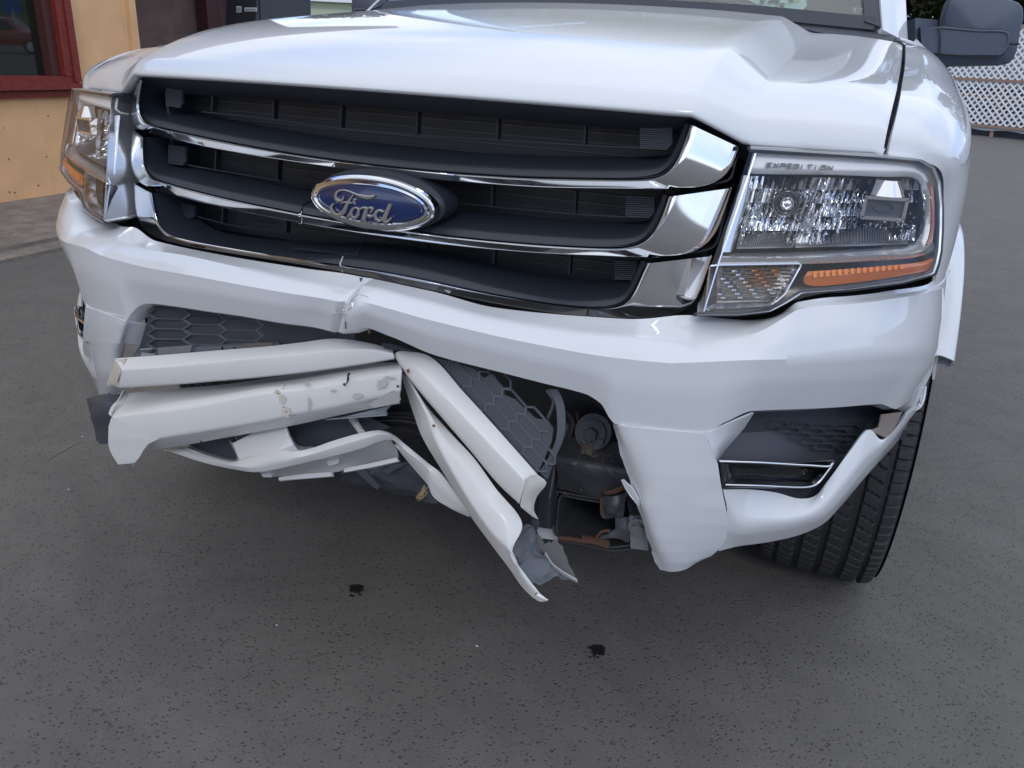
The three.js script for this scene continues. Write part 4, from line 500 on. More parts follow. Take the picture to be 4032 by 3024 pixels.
{ const ft = [[380, 958, 404, 962], [352, 1050, 601, 1053], [350, 1130, 765, 1132], [348, 1190, 872, 1186], [349, 1245, 785, 1240], [368, 1310, 732, 1305], [392, 1362, 692, 1378], [430, 1422, 656, 1425], [455, 1462, 632, 1447]];
  part('bar_foot', loft(ft.map((q, i) => L4([['D', q[0], q[1], .1299 - Math.max(0, i - 3) * .001], ['D', q[0] * .5 + q[2] * .5, q[1] * .5 + q[3] * .5, .1299 - Math.max(0, i - 3) * .001], ['D', q[2] + (i < 4 ? 22 : 0), q[3], .1296 - Math.max(0, i - 3) * .001]])), .004, { nu: 10, nv: 2, crease: .7 }), M.trimWhite, suv); }
part('bar_foot_edge', loft([L4([['D', 528, 650, .06], ['D', 470, 740, .09], ['D', 382, 832, .11], ['D', 350, 910, .125]]), L4([['D', 545, 680, .05], ['D', 500, 760, .085], ['D', 410, 850, .112], ['D', 375, 935, .13]])], .003, { nu: 14 }), std(.55, .53, .50, .6), suv);
bar('trim_bar', [
  [['z5', 400, 612, .05], ['z5', 580, 655, .065], ['z5', 800, 890, .085], ['z5', 1000, 1110, .105], ['z5', 1200, 1335, .12], ['z5', 1275, 1420, .125]],
  [['z5', 352, 622, .06], ['z5', 500, 735, .09], ['z5', 720, 965, .115], ['z5', 930, 1185, .133], ['z5', 1120, 1385, .146], ['z5', 1192, 1462, .15]],
  [['z5', 342, 650, .06], ['z5', 440, 795, .09], ['z5', 650, 1045, .112], ['z5', 840, 1265, .128], ['z5', 1010, 1470, .14], ['z5', 1152, 1605, .145]],
  [['z5', 350, 660, .03], ['z5', 445, 805, .05], ['z5', 655, 1052, .075], ['z5', 845, 1272, .09], ['z5', 1015, 1476, .10], ['z5', 1156, 1610, .105]]], M.trimWhite, { label: 'white trim bar bent down, its end torn open' });
part('broken_bar_end', loft([L4([['z7', 1196, 284, .150], ['z7', 1230, 262, .145], ['z7', 1268, 248, .13]]), L4([['z7', 1176, 370, .148], ['z7', 1230, 340, .146], ['z7', 1330, 306, .12]]), L4([['z7', 1160, 452, .146], ['z7', 1215, 420, .142], ['z7', 1268, 392, .128]]), L4([['z7', 1170, 468, .145], ['z7', 1222, 500, .138], ['z7', 1248, 480, .128]]), L4([['z7', 1190, 480, .14], ['z7', 1235, 522, .13], ['z7', 1278, 542, .12]])], .003, { nu: 14, nv: 3, smooth: true }), std(.60, .585, .54, .55), suv);
bar('trim_bar', [
  [['z5', 385, 765, .03], ['z5', 470, 1030, .05], ['z7', 520, 0, .065], ['z7', 680, 270, .09], ['z7', 830, 510, .11], ['z7', 960, 690, .125], ['z7', 1090, 862, .135], ['z7', 1170, 978, .14], ['z7', 1248, 1055, .145]],
  [['z5', 420, 780, .06], ['z5', 550, 1030, .09], ['z7', 605, 20, .105], ['z7', 725, 250, .125], ['z7', 850, 455, .14], ['z7', 975, 630, .15], ['z7', 1092, 752, .158], ['z7', 1165, 905, .155], ['z7', 1255, 1020, .15]],
  [['z5', 440, 790, .06], ['z5', 580, 1030, .088], ['z7', 650, 0, .10], ['z7', 790, 200, .12], ['z7', 930, 400, .135], ['z7', 1060, 560, .145], ['z7', 1100, 748, .158], ['z7', 1182, 900, .155], ['z7', 1268, 1015, .15]],
  [['z5', 455, 850, .045], ['z5', 600, 1025, .07], ['z7', 720, -5, .085], ['z7', 860, 145, .105], ['z7', 1000, 340, .12], ['z7', 1172, 572, .13], ['z7', 1108, 752, .155], ['z7', 1195, 902, .152], ['z7', 1285, 1018, .148]]], M.trimWhite, { label: 'white trim bar hanging lowest, its tip split to a curved sliver', round: .004 });
part('trim_sliver', loft([L4([['z7', 1245, 1050, .146], ['z7', 1285, 1074, .146], ['z7', 1338, 1070, .144]]), L4([['z7', 1262, 1030, .151], ['z7', 1295, 1050, .150], ['z7', 1339, 1067, .145]]), L4([['z7', 1280, 1016, .148], ['z7', 1305, 1036, .147], ['z7', 1340, 1064, .144]])], .003, { nu: 12 }), M.trimWhite, suv);
// torn backing at the hanging end
const nz = (p, a, f, s) => { p.x += a * fbm(p.x * f, p.y * f, s, 3); p.y += a * fbm(p.y * f, p.z * f, s + 4, 3); p.z += a * 1.6 * fbm(p.x * f, p.y * f, s + 9, 3); };
part('torn_backing', loft([L4([['z7', 1100, 748, .15], ['z7', 1128, 690, .14], ['z7', 1165, 600, .12], ['z7', 1205, 550, .10], ['z7', 1222, 590, .09]]), L4([['z7', 1130, 800, .145], ['z7', 1180, 720, .12], ['z7', 1215, 650, .10], ['z7', 1245, 620, .09], ['z7', 1268, 640, .08]]), L4([['z7', 1170, 850, .14], ['z7', 1230, 800, .12], ['z7', 1270, 760, .105], ['z7', 1295, 730, .09], ['z7', 1305, 735, .085]]), L4([['z7', 1205, 905, .145], ['z7', 1270, 880, .13], ['z7', 1320, 850, .12], ['z7', 1350, 830, .11], ['z7', 1370, 850, .10]]), L4([['z7', 1235, 960, .145], ['z7', 1290, 960, .135], ['z7', 1350, 950, .125], ['z7', 1400, 920, .115], ['z7', 1450, 930, .105]])], .004, { nu: 26, nv: 6, smooth: true, fn: (p) => nz(p, .012, 38, 2) }), std(.115, .125, .145, .75), suv);
part('torn_backing', plate(BZ('z7', .085, [1270, 640, 1290, 660, 1312, 705, 1345, 688, 1362, 700, 1372, 676, 1392, 678, 1408, 705, 1432, 722, 1440, 760, 1458, 790, 1470, 842, 1492, 872, 1512, 920, 1530, 950, 1490, 932, 1430, 898, 1380, 868, 1340, 822, 1318, 765, 1282, 735, 1268, 690]), .003), std(.17, .165, .165, .7), suv);
part('torn_backing', loft([L4([['z7', 1312, 770, .088], ['z7', 1350, 840, .088], ['z7', 1420, 895, .088], ['z7', 1528, 952, .088]]), L4([['z7', 1320, 762, .09], ['z7', 1362, 828, .09], ['z7', 1430, 882, .09], ['z7', 1522, 936, .09]])], .003, { nu: 20 }), std(.42, .44, .47, .5), suv);
part('torn_backing', plate(BZ('z7', .08, [1230, 540, 1262, 545, 1282, 560, 1275, 600, 1255, 632, 1228, 632, 1238, 600]), .003), M.greyPlastic, suv);
// ---- honeycomb mesh: left, still in place under the cover
const hexMesh = (k, zf, cx0, cy0, nR, nC, ux, uy, inside, hw, hh) => { const out = []; const l = Math.hypot(ux, uy); ux /= l; uy /= l; const vx = -uy, vy = ux; for (let i = -nR; i < nR; i++) for (let j = -nC; j < nC; j++) { const a0 = 1.66 * hw * (2 * j + (Math.abs(i) % 2)), b0 = hh * i, cx = cx0 + ux * a0 + vx * b0, cy = cy0 + uy * a0 + vy * b0; if (!inside(cx, cy)) continue; const pts = []; for (const [a, b] of [[-hw, 0], [-hw * .66, -hh], [hw * .66, -hh], [hw, 0], [hw * .66, hh], [-hw * .66, hh]]) { const x = cx + ux * a + vx * b, y = cy + uy * a + vy * b; pts.push(atZ(K[k](x, y), zf(x, y))); } out.push(pts); } return out; };
{
  const zf = (x, y) => .062 - (x - 1000) * 1.2e-5;
  const bk = (g) => g;
  part('lower_grille', plate(BZ('z4', .055, [900, 600, 930, 500, 960, 400, 1000, 320, 1400, 350, 2300, 500, 2300, 640, 1600, 640]), .004), std(.05, .056, .07, .55), suv, 'dark honeycomb mesh showing under the bumper');
  const cells = hexMesh('z4', (x, y) => zf(x, y) + .0015, 1325, 478, 8, 6, 1, .015, (x, y) => y < 640 && y > 330 + (x - 1100) * .12 && x > 1040 && x < 2250, 142, 33);
  const rims = []; const inner = []; cells.forEach((c) => { const cen = c.reduce((m, p) => m.add(p), V(0, 0, 0)).multiplyScalar(1 / c.length); rims.push(shell([[...c, c[0]].map((p) => p.clone().lerp(cen, .012)), [...c, c[0]].map((p) => p.clone().lerp(cen, .06))], .006, { back: V(0, 0, -1), straight: true })); });
  part('honeycomb', rims, std(.13, .145, .175, .5), suv);
  part('mesh_gap_shade', plate(BZ('z4', .0565, [1172, 402, 1222, 385, 1410, 392, 1432, 420, 1395, 438, 1210, 432]), .002), M.blackSoft, suv);  // dark plate painting the shade inside a gap of the mesh
  // rail under the mesh
  part('lower_grille_rail', merge(loft([L4([['D', 680, 185, .04], ['D', 900, 175, .045], ['D', 1270, 160, .05], ['D', 1700, 135, .05], ['D', 2212, 112, .045]]), L4([['D', 640, 240, .055], ['D', 900, 200, .06], ['D', 1270, 182, .065], ['D', 1700, 160, .065], ['D', 2212, 132, .06]]), L4([['D', 620, 300, .06], ['D', 900, 285, .065], ['D', 1270, 260, .07], ['D', 1700, 230, .07], ['D', 2212, 190, .065]])], .004, { nu: 40, round: .004 })), std(.10, .112, .135, .5), suv);
  part('rail_pocket', loft([L4([['D', 880, 190, .068], ['D', 1262, 162, .07]]), L4([['D', 895, 270, .074], ['D', 1240, 248, .076]])], .01, { nu: 10 }), std(.15, .16, .18, .5), suv);
  part('rail_clip', merge(plate(BZ('D', .075, [690, 210, 800, 198, 818, 205, 700, 218]), .004), plate(BZ('D', .075, [705, 250, 835, 262, 850, 275, 705, 285]), .004)), std(.55, .56, .58, .4, .4), suv);
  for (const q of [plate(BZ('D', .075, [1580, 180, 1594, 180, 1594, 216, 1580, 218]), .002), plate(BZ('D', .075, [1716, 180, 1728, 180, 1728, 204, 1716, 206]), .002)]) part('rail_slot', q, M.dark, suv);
  part('rail_reflector', plate(BZ('D', .073, [1820, 165, 1835, 148, 2130, 135, 2145, 170, 1830, 196]), .004), std(.16, .14, .13, .45), suv);
}
{ // honeycomb hanging with the bent bar
  const zf = (x, y) => .06 + (y - 660) * .00008;
  const out = [600, 655, 860, 728, 925, 790, 985, 760, 1060, 900, 1125, 928, 1255, 1052, 1335, 1062, 1372, 1120, 1362, 1200, 1320, 1300, 1268, 1412, 1130, 1250, 1000, 1105, 800, 880]; const op = []; for (let i = 0; i < out.length; i += 2) op.push(atZ(K.z5(out[i], out[i + 1]), zf(out[i], out[i + 1])));
  part('lower_grille', plate(op, .004), std(.055, .062, .078, .55), suv, 'torn piece of honeycomb mesh hanging with the bent bar');
  const d = [.66, .75];
  const cells = hexMesh('z5', (x, y) => zf(x, y) + .002, 1010, 1040, 16, 6, .66, .75, (x, y) => { const t = (y - 655) / 757, xl = 600 + t * 668; return x > xl - 10 && y > 700 && y < 1400 && x < 1390 - Math.max(0, y - 1150) * .35 && x < 1000 + (y - 760) * .95 + 40 && x < 1330; }, 112, 36);
  const rims = cells.map((c) => { const cen = c.reduce((m, p) => m.add(p), V(0, 0, 0)).multiplyScalar(1 / c.length); return shell([[...c, c[0]].map((p) => p.clone().lerp(cen, .01)), [...c, c[0]].map((p) => p.clone().lerp(cen, .075))], .006, { back: V(0, 0, -1) }); });
  part('honeycomb', rims, std(.10, .112, .14, .5), suv);
  const lgf = part('lower_grille_frame', loft([L4([['z5', 1400, 862, .07], ['z5', 1440, 950, .075], ['z5', 1452, 1060, .085], ['z5', 1440, 1180, .095], ['z5', 1392, 1300, .105], ['z5', 1335, 1450, .115]]), L4([['z5', 1340, 862, .07], ['z5', 1385, 950, .078], ['z5', 1398, 1060, .088], ['z5', 1392, 1180, .098], ['z5', 1345, 1300, .108], ['z5', 1285, 1402, .12]])], .004, { nu: 40 }), M.greyPlastic, suv);
  part('broken_strand', tube(L4([['z5', 1330, 870, .07], ['z5', 1375, 940, .07], ['z5', 1340, 1050, .075]]), .003, 16, 6), M.greyPlastic, lgf); part('broken_strand', tube(L4([['z5', 1130, 930, .06], ['z5', 1190, 990, .06], ['z5', 1262, 1055, .06]]), .0025, 12, 6), M.greyPlastic, lgf);
}
// ---- white lower spoiler, cracked and sagging
{
  const W = M.trimWhite;
  const top = [['D', 948, 1297, .03], ['D', 1150, 1275, .04], ['D', 1400, 1352, .06], ['D', 1680, 1432, .075], ['D', 1790, 1420, .08], ['E', 260, 1312, .085], ['E', 450, 1316, .085], ['E', 600, 1292, .08], ['E', 900, 1192, .07], ['E', 1200, 1112, .06], ['E', 1380, 1092, .05], ['E', 1500, 1128, .045], ['E', 1650, 1245, .045], ['E', 1900, 1450, .05], ['z7', 640, 240, .055], ['z7', 830, 500, .06]];
  const mid = [['D', 952, 1300, .034], ['D', 1130, 1320, .052], ['D', 1400, 1400, .075], ['D', 1690, 1470, .088], ['D', 1880, 1490, .092], ['E', 255, 1430, .095], ['E', 450, 1395, .095], ['E', 600, 1362, .09], ['E', 900, 1270, .08], ['E', 1200, 1180, .07], ['E', 1400, 1130, .06], ['E', 1520, 1165, .055], ['E', 1650, 1310, .055], ['E', 1880, 1490, .06], ['z7', 600, 285, .06], ['z7', 830, 505, .06]];
  const bot = [['D', 956, 1304, .034], ['D', 1110, 1352, .05], ['D', 1400, 1446, .07], ['D', 1700, 1512, .08], ['D', 1950, 1546, .085], ['E', 250, 1512, .085], ['E', 450, 1466, .085], ['E', 600, 1432, .08], ['E', 900, 1362, .07], ['E', 1200, 1277, .06], ['E', 1410, 1200, .05], ['E', 1520, 1205, .045], ['E', 1620, 1340, .045], ['E', 1850, 1560, .05], ['z7', 600, 400, .05], ['z7', 825, 515, .055]];
  const sp = part('spoiler', merge(loft([top, mid, bot].map(L4), .004, { nu: 110, round: .008, crease: .7 }), plate(L4([['D', 1702, 1232, .06], ['D', 1950, 1105, .06], ['E', 345, 1050, .06], ['E', 375, 1140, .062], ['E', 430, 1245, .068], ['E', 480, 1312, .083], ['E', 260, 1316, .084], ['D', 1790, 1424, .08], ['D', 1772, 1400, .074]]), .004)), W, suv, 'white lower spoiler split and folded in the middle');
  part('opening_rim', loft([L4([['E', 345, 1050, .06], ['E', 375, 1140, .062], ['E', 430, 1245, .068], ['E', 500, 1312, .082], ['E', 640, 1285, .08]]), L4([['E', 362, 1045, .03], ['E', 412, 1160, .03], ['E', 470, 1240, .035], ['E', 545, 1268, .04], ['E', 640, 1265, .045]])], .002, { nu: 30 }), W, sp);
  part('opening_rim', loft([L4([['D', 1702, 1232, .06], ['D', 1772, 1400, .074], ['D', 1760, 1432, .078], ['D', 1680, 1432, .075], ['D', 1400, 1352, .06], ['D', 1200, 1280, .045]]), L4([['D', 1660, 1198, .03], ['D', 1750, 1390, .04], ['D', 1735, 1408, .04], ['D', 1680, 1405, .04], ['D', 1400, 1320, .035], ['D', 1240, 1262, .03]])], .002, { nu: 36 }), W, sp);
  const obm = M.greyPlastic;
  part('opening_backing', plate(BZ('D', .02, [1180, 1230, 1700, 1140, 1800, 1430, 1650, 1440]), .003), obm, sp);
  part('opening_backing', plate(BZ('E', .01, [320, 960, 1200, 930, 1480, 1060, 1300, 1120, 900, 1210, 600, 1290, 440, 1250]), .003), obm, sp);
  // pale inner tray under the fold
  part('spoiler_tray', merge(loft([L4([['E', 66, 1552, .06], ['E', 500, 1458, .06], ['E', 900, 1360, .05], ['E', 1200, 1275, .04], ['E', 1480, 1190, .03]]), L4([['E', 120, 1585, .02], ['E', 500, 1520, .015], ['E', 900, 1450, .01], ['E', 1250, 1370, .005], ['E', 1560, 1300, 0]]), L4([['E', 190, 1598, .01], ['E', 500, 1575, .005], ['E', 860, 1550, 0], ['E', 1250, 1455, -.005], ['E', 1575, 1392, -.01]])], .003, { nu: 40, nv: 2 }), loft([L4([['E', 270, 1600, .03], ['E', 560, 1565, .03], ['E', 840, 1545, .03]]), L4([['E', 268, 1634, .035], ['E', 560, 1615, .035], ['E', 852, 1590, .035]])], .006, { nu: 16 }), loft([L4([['E', 985, 1505, .028], ['E', 1280, 1445, .025], ['E', 1550, 1385, .02]]), L4([['E', 975, 1548, .032], ['E', 1280, 1492, .03], ['E', 1580, 1425, .025]])], .006, { nu: 16 }), plate(BZ('E', .03, [782, 1432, 930, 1402, 915, 1452, 820, 1478]), .01), plate(BZ('E', .03, [75, 1562, 195, 1568, 190, 1602, 95, 1598]), .008)), W, sp);
  part('spoiler_flap', merge(loft([L4([['z7', 345, 60, .03], ['z7', 450, 190, .03], ['z7', 545, 300, .035], ['z7', 632, 418, .04]]), L4([['z7', 372, 85, .035], ['z7', 470, 175, .04], ['z7', 580, 300, .045], ['z7', 650, 420, .045]])], .003, { nu: 24 }), loft([L4([['z7', 615, 340, .04], ['z7', 720, 430, .045], ['z7', 832, 520, .05]]), L4([['z7', 640, 430, .03], ['z7', 720, 478, .035], ['z7', 830, 528, .045]])], .003, { nu: 16 })), W, sp);
  part('spoiler_strut', cyl(.008, .006, atZ(K.E(1078, 968), .01), atZ(K.E(1172, 1112), .05)), W, sp);
  part('trim_strip', merge(plate(BZ('E', .06, [980, 945, 1490, 820, 1432, 884, 1440, 922, 760, 978]), .004), plate(BZ('E', .064, [800, 968, 1442, 912, 1442, 932, 760, 980]), .004)), std(.30, .33, .36, .5), suv);
  part('torn_tab', plate(BZ('E', .095, [1500, 660, 1585, 672, 1580, 720, 1590, 760, 1575, 790, 1300, 850, 1250, 800]), .003), std(.40, .40, .40, .6), suv);
  part('tape_edge', plate(BZ('E', .06, [1390, 142, 1480, 145, 1760, 230, 1520, 215, 1415, 195, 1415, 180, 1387, 176]), .003), M.blackSoft, suv);
}
// scuffs and dirt on the wide bar as thin films, hole shade painted as dark plates, where the photograph shows them
{
  const zb = (x) => .128 - (x + 500) * 1.6e-5;
  const blob = (k, cx, cy, rx, ry, seed, z) => { const rnd = mulberry(seed), pts = []; const n = 26; for (let i = 0; i < n; i++) { const a = i / n * 6.283, r = .55 + .6 * rnd(); pts.push(atZ(K[k](cx + Math.cos(a) * rx * r, cy + Math.sin(a) * ry * r), z)); } return plate(pts, .0006); };
  const tan = std(.62, .58, .51, .7), grey = std(.50, .505, .51, .7), brown = std(.22, .12, .07, .8);
  const zt = .1145;
  for (const q of [blob('E', 300, 760, 55, 60, 3, .1172), blob('E', 350, 900, 60, 60, 9, .1170), blob('E', 250, 690, 42, 40, 4, .1176)]) part('dirt_film', q, tan, suv);
  for (const q of [blob('E', 1130, 720, 70, 40, 13, .0998), blob('E', 1390, 590, 70, 60, 14, .0958), blob('E', 1480, 520, 90, 18, 15, .0950), blob('E', 860, 660, 40, 16, 16, .1050), blob('E', 580, 590, 40, 26, 17, .1115), blob('E', 600, 800, 18, 80, 21, .1105)]) part('scuff_mark', q, grey, suv);
  for (const q of [blob('E', 1032, 478, 20, 17, 21, .1035), blob('E', 984, 592, 22, 17, 22, .1030), plate(BZ('E', .103, [1014, 490, 1030, 490, 1036, 540, 1018, 570, 1000, 590, 1010, 545]), .0008), blob('E', 1566, 612, 17, 14, 23, .0945), plate(BZ('D', .1275, [1352, 1205, 1368, 1205, 1368, 1222, 1352, 1222]), .001)]) part('painted_puncture', q, M.blackSoft, suv);
  for (const q of [[262, 690], [320, 632], [300, 578], [335, 600], [318, 838], [350, 888], [385, 932], [440, 925]].map(([x, y], i) => blob('E', x, y, 12, 5, 40 + i, .1182))) part('chip_mark', q, brown, suv);
  for (const g of [['z5', 432, 745, 12, 14, .092], ['z5', 598, 1100, 12, 8, .108], ['z5', 180, 492, 9, 9, .100], ['E', 1960, 1045, 22, 14, .110], ['E', 1680, 450, 20, 26, .083]].map((q, i) => blob(q[0], q[1], q[2], q[3], q[4], 60 + i, q[5]))) part('paint_chip', g, brown, suv);
}
// ---- beam, frame horn and brackets behind the tear
{
  // ribbed dark beam cover
  const rows = []; const n = 15; for (let i = 0; i <= n; i++) { const t = i / n; rows.push(L4([['E', 1480 - 330 * Math.min(1, t * 1.4), 800 + 300 * t, -.015 + .008 * Math.sin(t * 22)], ['E', 1640 - 60 * t, 790 + 310 * t, -.01 + .008 * Math.sin(t * 22)], ['E', 1780 + 120 * t, 780 + 400 * t, .0 + .008 * Math.sin(t * 22)]])); }
  part('beam_cover', loft(rows, .004, { nu: 14 }), std(.045, .045, .05, .42), suv);
  const S = M.steel;
  const c0 = BZ('B', -.02, [668, 300, 690, 248, 900, 290, 1150, 330, 1420, 268, 1465, 520, 1468, 815, 1230, 838, 930, 772, 720, 738, 650, 690, 640, 560]);
  const ring = [...c0, c0[0]];
  const horn = part('frame_horn', merge(loft([ring, ring.map((p) => V(p.x * .995, p.y, p.z - .35))], .004, { nu: 90, straight: true, face: V(.36, .55, -.1) }), loft([ring.map((p) => V(p.x + (p.x > .33 ? .006 : -.006), p.y + (p.y > .53 ? .006 : -.006), p.z - .001)), ring.map((p) => V(p.x + (p.x > .33 ? .006 : -.006), p.y + (p.y > .53 ? .006 : -.006), p.z - .35))], .003, { nu: 90, straight: true })), S, suv, 'open square frame rail end with rusty torn edges');
  part('rusty_edge', merge(tube(L4([['B', 690, 740, -.016], ['B', 820, 752, -.016], ['B', 930, 772, -.014], ['B', 1100, 790, -.014], ['B', 1230, 838, -.014]]), .005, 20, 6), plate(BZ('B', -.012, [935, 720, 1000, 735, 1090, 745, 1230, 770, 1245, 838, 1210, 838, 1120, 800, 960, 772]), .006), tube(L4([['B', 1158, 300, .0], ['B', 1160, 400, .0], ['B', 1162, 480, .0], ['B', 1190, 520, .0]]), .003, 14, 6), tube(L4([['B', 1100, 745, .0], ['B', 1130, 700, .0], ['B', 1165, 672, .0], ['B', 1250, 660, .0]]), .003, 14, 6), tube(L4([['B', 900, 470, -.16], ['B', 870, 560, -.15], ['B', 920, 650, -.12], ['B', 945, 740, -.05]]), .007, 18, 6)), M.rust, horn);
  part('bent_bracket', merge(loft([L4([['B', 1156, 296, 0], ['B', 1290, 275, .008], ['B', 1422, 258, 0]]), L4([['B', 1162, 400, .006], ['B', 1280, 395, .018], ['B', 1410, 380, .004]]), L4([['B', 1168, 480, .002], ['B', 1280, 480, .012], ['B', 1400, 470, 0]]), L4([['B', 1200, 525, -.004], ['B', 1310, 515, .004], ['B', 1405, 520, -.004]])], .005, { nu: 16, nv: 4, smooth: true, fn: (p) => nz(p, .006, 40, 5) }), loft([L4([['B', 1310, 515, 0], ['B', 1405, 515, 0], ['B', 1462, 520, -.004]]), L4([['B', 1310, 650, .004], ['B', 1405, 650, .006], ['B', 1465, 660, 0]]), L4([['B', 1105, 750, .004], ['B', 1300, 742, .008], ['B', 1468, 800, 0]])], .005, { nu: 16, nv: 4, fn: (p) => nz(p, .005, 40, 8) })), S, horn);
  const brk = part('tow_bracket', loft([L4([['B', 1460, 505, .0], ['B', 1520, 512, .0], ['B', 1575, 518, 0]]), L4([['B', 1466, 680, 0], ['B', 1560, 680, 0], ['B', 1650, 690, 0]]), L4([['B', 1474, 855, 0], ['B', 1570, 868, 0], ['B', 1668, 880, 0]])], .006, { nu: 8 }), std(.27, .285, .30, .45, .5), suv);
  const bp = atZ(K.B(1558, 620), .002); part('bolt', merge(cyl(.017, .017, bp, bp.clone().add(V(0, 0, .004)), 24), cyl(.012, .012, bp.clone().add(V(0, 0, .004)), bp.clone().add(V(.001, -.001, .012)), 6)), std(.30, .31, .33, .4, .7), brk);
  // pale panel edge seen behind the rail
  part('inner_valance', plate(BZ('B', -.06, [440, 620, 640, 655, 1100, 760, 1475, 838, 1480, 862, 1160, 835, 800, 785, 480, 742]), .004), std(.50, .53, .57, .5), suv);
  // cross member above the rail
  part('cross_member', merge(loft([L4([['z5', 1340, 1180, -.05], ['z5', 1600, 1180, -.06], ['z5', 1900, 1230, -.06]]), L4([['z5', 1380, 1260, -.02], ['z5', 1600, 1295, -.025], ['z5', 1900, 1350, -.03]]), L4([['z5', 1390, 1330, -.0], ['z5', 1620, 1370, -.005], ['z5', 1900, 1410, -.01]]), L4([['z5', 1400, 1440, .0], ['z5', 1640, 1490, -.005], ['z5', 1900, 1520, -.01]]), L4([['z5', 1400, 1500, -.01], ['z5', 1660, 1560, -.01], ['z5', 1900, 1570, -.015]])], .006, { nu: 30, nv: 4, smooth: true, fn: (p) => nz(p, .005, 30, 1) })), std(.045, .047, .053, .45, .3), suv);
  const b2 = atZ(K.z5(1638, 1142), -.06); const mt = part('body_mount', merge(cyl(.034, .032, b2, b2.clone().add(V(0, .004, .008)), 28), cyl(.026, .024, b2.clone().add(V(0, 0, .006)), b2.clone().add(V(0, .004, .014)), 28)), S, suv); part('bolt', cyl(.013, .012, b2.clone().add(V(0, .002, .012)), b2.clone().add(V(0, .006, .028)), 6), S, mt);
  part('splash_panel', merge(loft([L4([['z5', 1420, 860, -.07], ['z5', 1650, 960, -.09], ['z5', 1800, 1120, -.09]]), L4([['z5', 1440, 1000, -.09], ['z5', 1600, 1080, -.11], ['z5', 1800, 1250, -.10]]), L4([['z5', 1430, 1200, -.08], ['z5', 1600, 1230, -.09], ['z5', 1850, 1350, -.08]])], .004, { nu: 20, nv: 5, smooth: true, fn: (p) => nz(p, .02, 14, 7) })), std(.05, .055, .065, .5), suv);
  part('rail_side', loft([L4([['z7', 1290, 260, -.01], ['z7', 1395, 190, -.02], ['z7', 1420, 260, -.03]]), L4([['z7', 1280, 420, 0], ['z7', 1350, 400, .01], ['z7', 1395, 420, -.02]]), L4([['z7', 1270, 590, -.01], ['z7', 1340, 600, 0], ['z7', 1390, 580, -.03]])], .004, { nu: 16, nv: 4 }), std(.035, .04, .05, .45), suv);
  // torn pieces of splash shield under the spoiler
  part('splash_shield', merge(loft([L4([['z7', 0, 245, 0], ['z7', 120, 215, .01], ['z7', 290, 190, .02], ['z7', 440, 170, .02]]), L4([['z7', 0, 280, -.03], ['z7', 140, 310, -.02], ['z7', 300, 310, 0], ['z7', 520, 300, .01]]), L4([['z7', 10, 300, -.08], ['z7', 230, 350, -.06], ['z7', 480, 400, -.02], ['z7', 640, 435, 0]])], .003, { nu: 30, nv: 5, smooth: true, fn: (p) => nz(p, .02, 16, 3) }), plate(BZ('z7', .03, [90, 225, 150, 220, 250, 330, 235, 350, 190, 320]), .004), plate(BZ('z7', .03, [265, 225, 330, 190, 430, 175, 300, 250, 262, 240]), .004)), std(.055, .062, .076, .5), suv);
  const rnd = mulberry(77), st = []; for (let i = 0; i < 9; i++) { const a = atZ(K.z7(478 + rnd() * 40, 390 + rnd() * 40), .03), b = atZ(K.z7(530 + rnd() * 40, 320 + rnd() * 90), .035); st.push(tube([a, a.clone().lerp(b, .5).add(V(rnd() * .01 - .005, rnd() * .008 - .004, .004)), b], .0011, 8, 4)); } part('straw', st, std(.36, .27, .15, .8), suv);
}
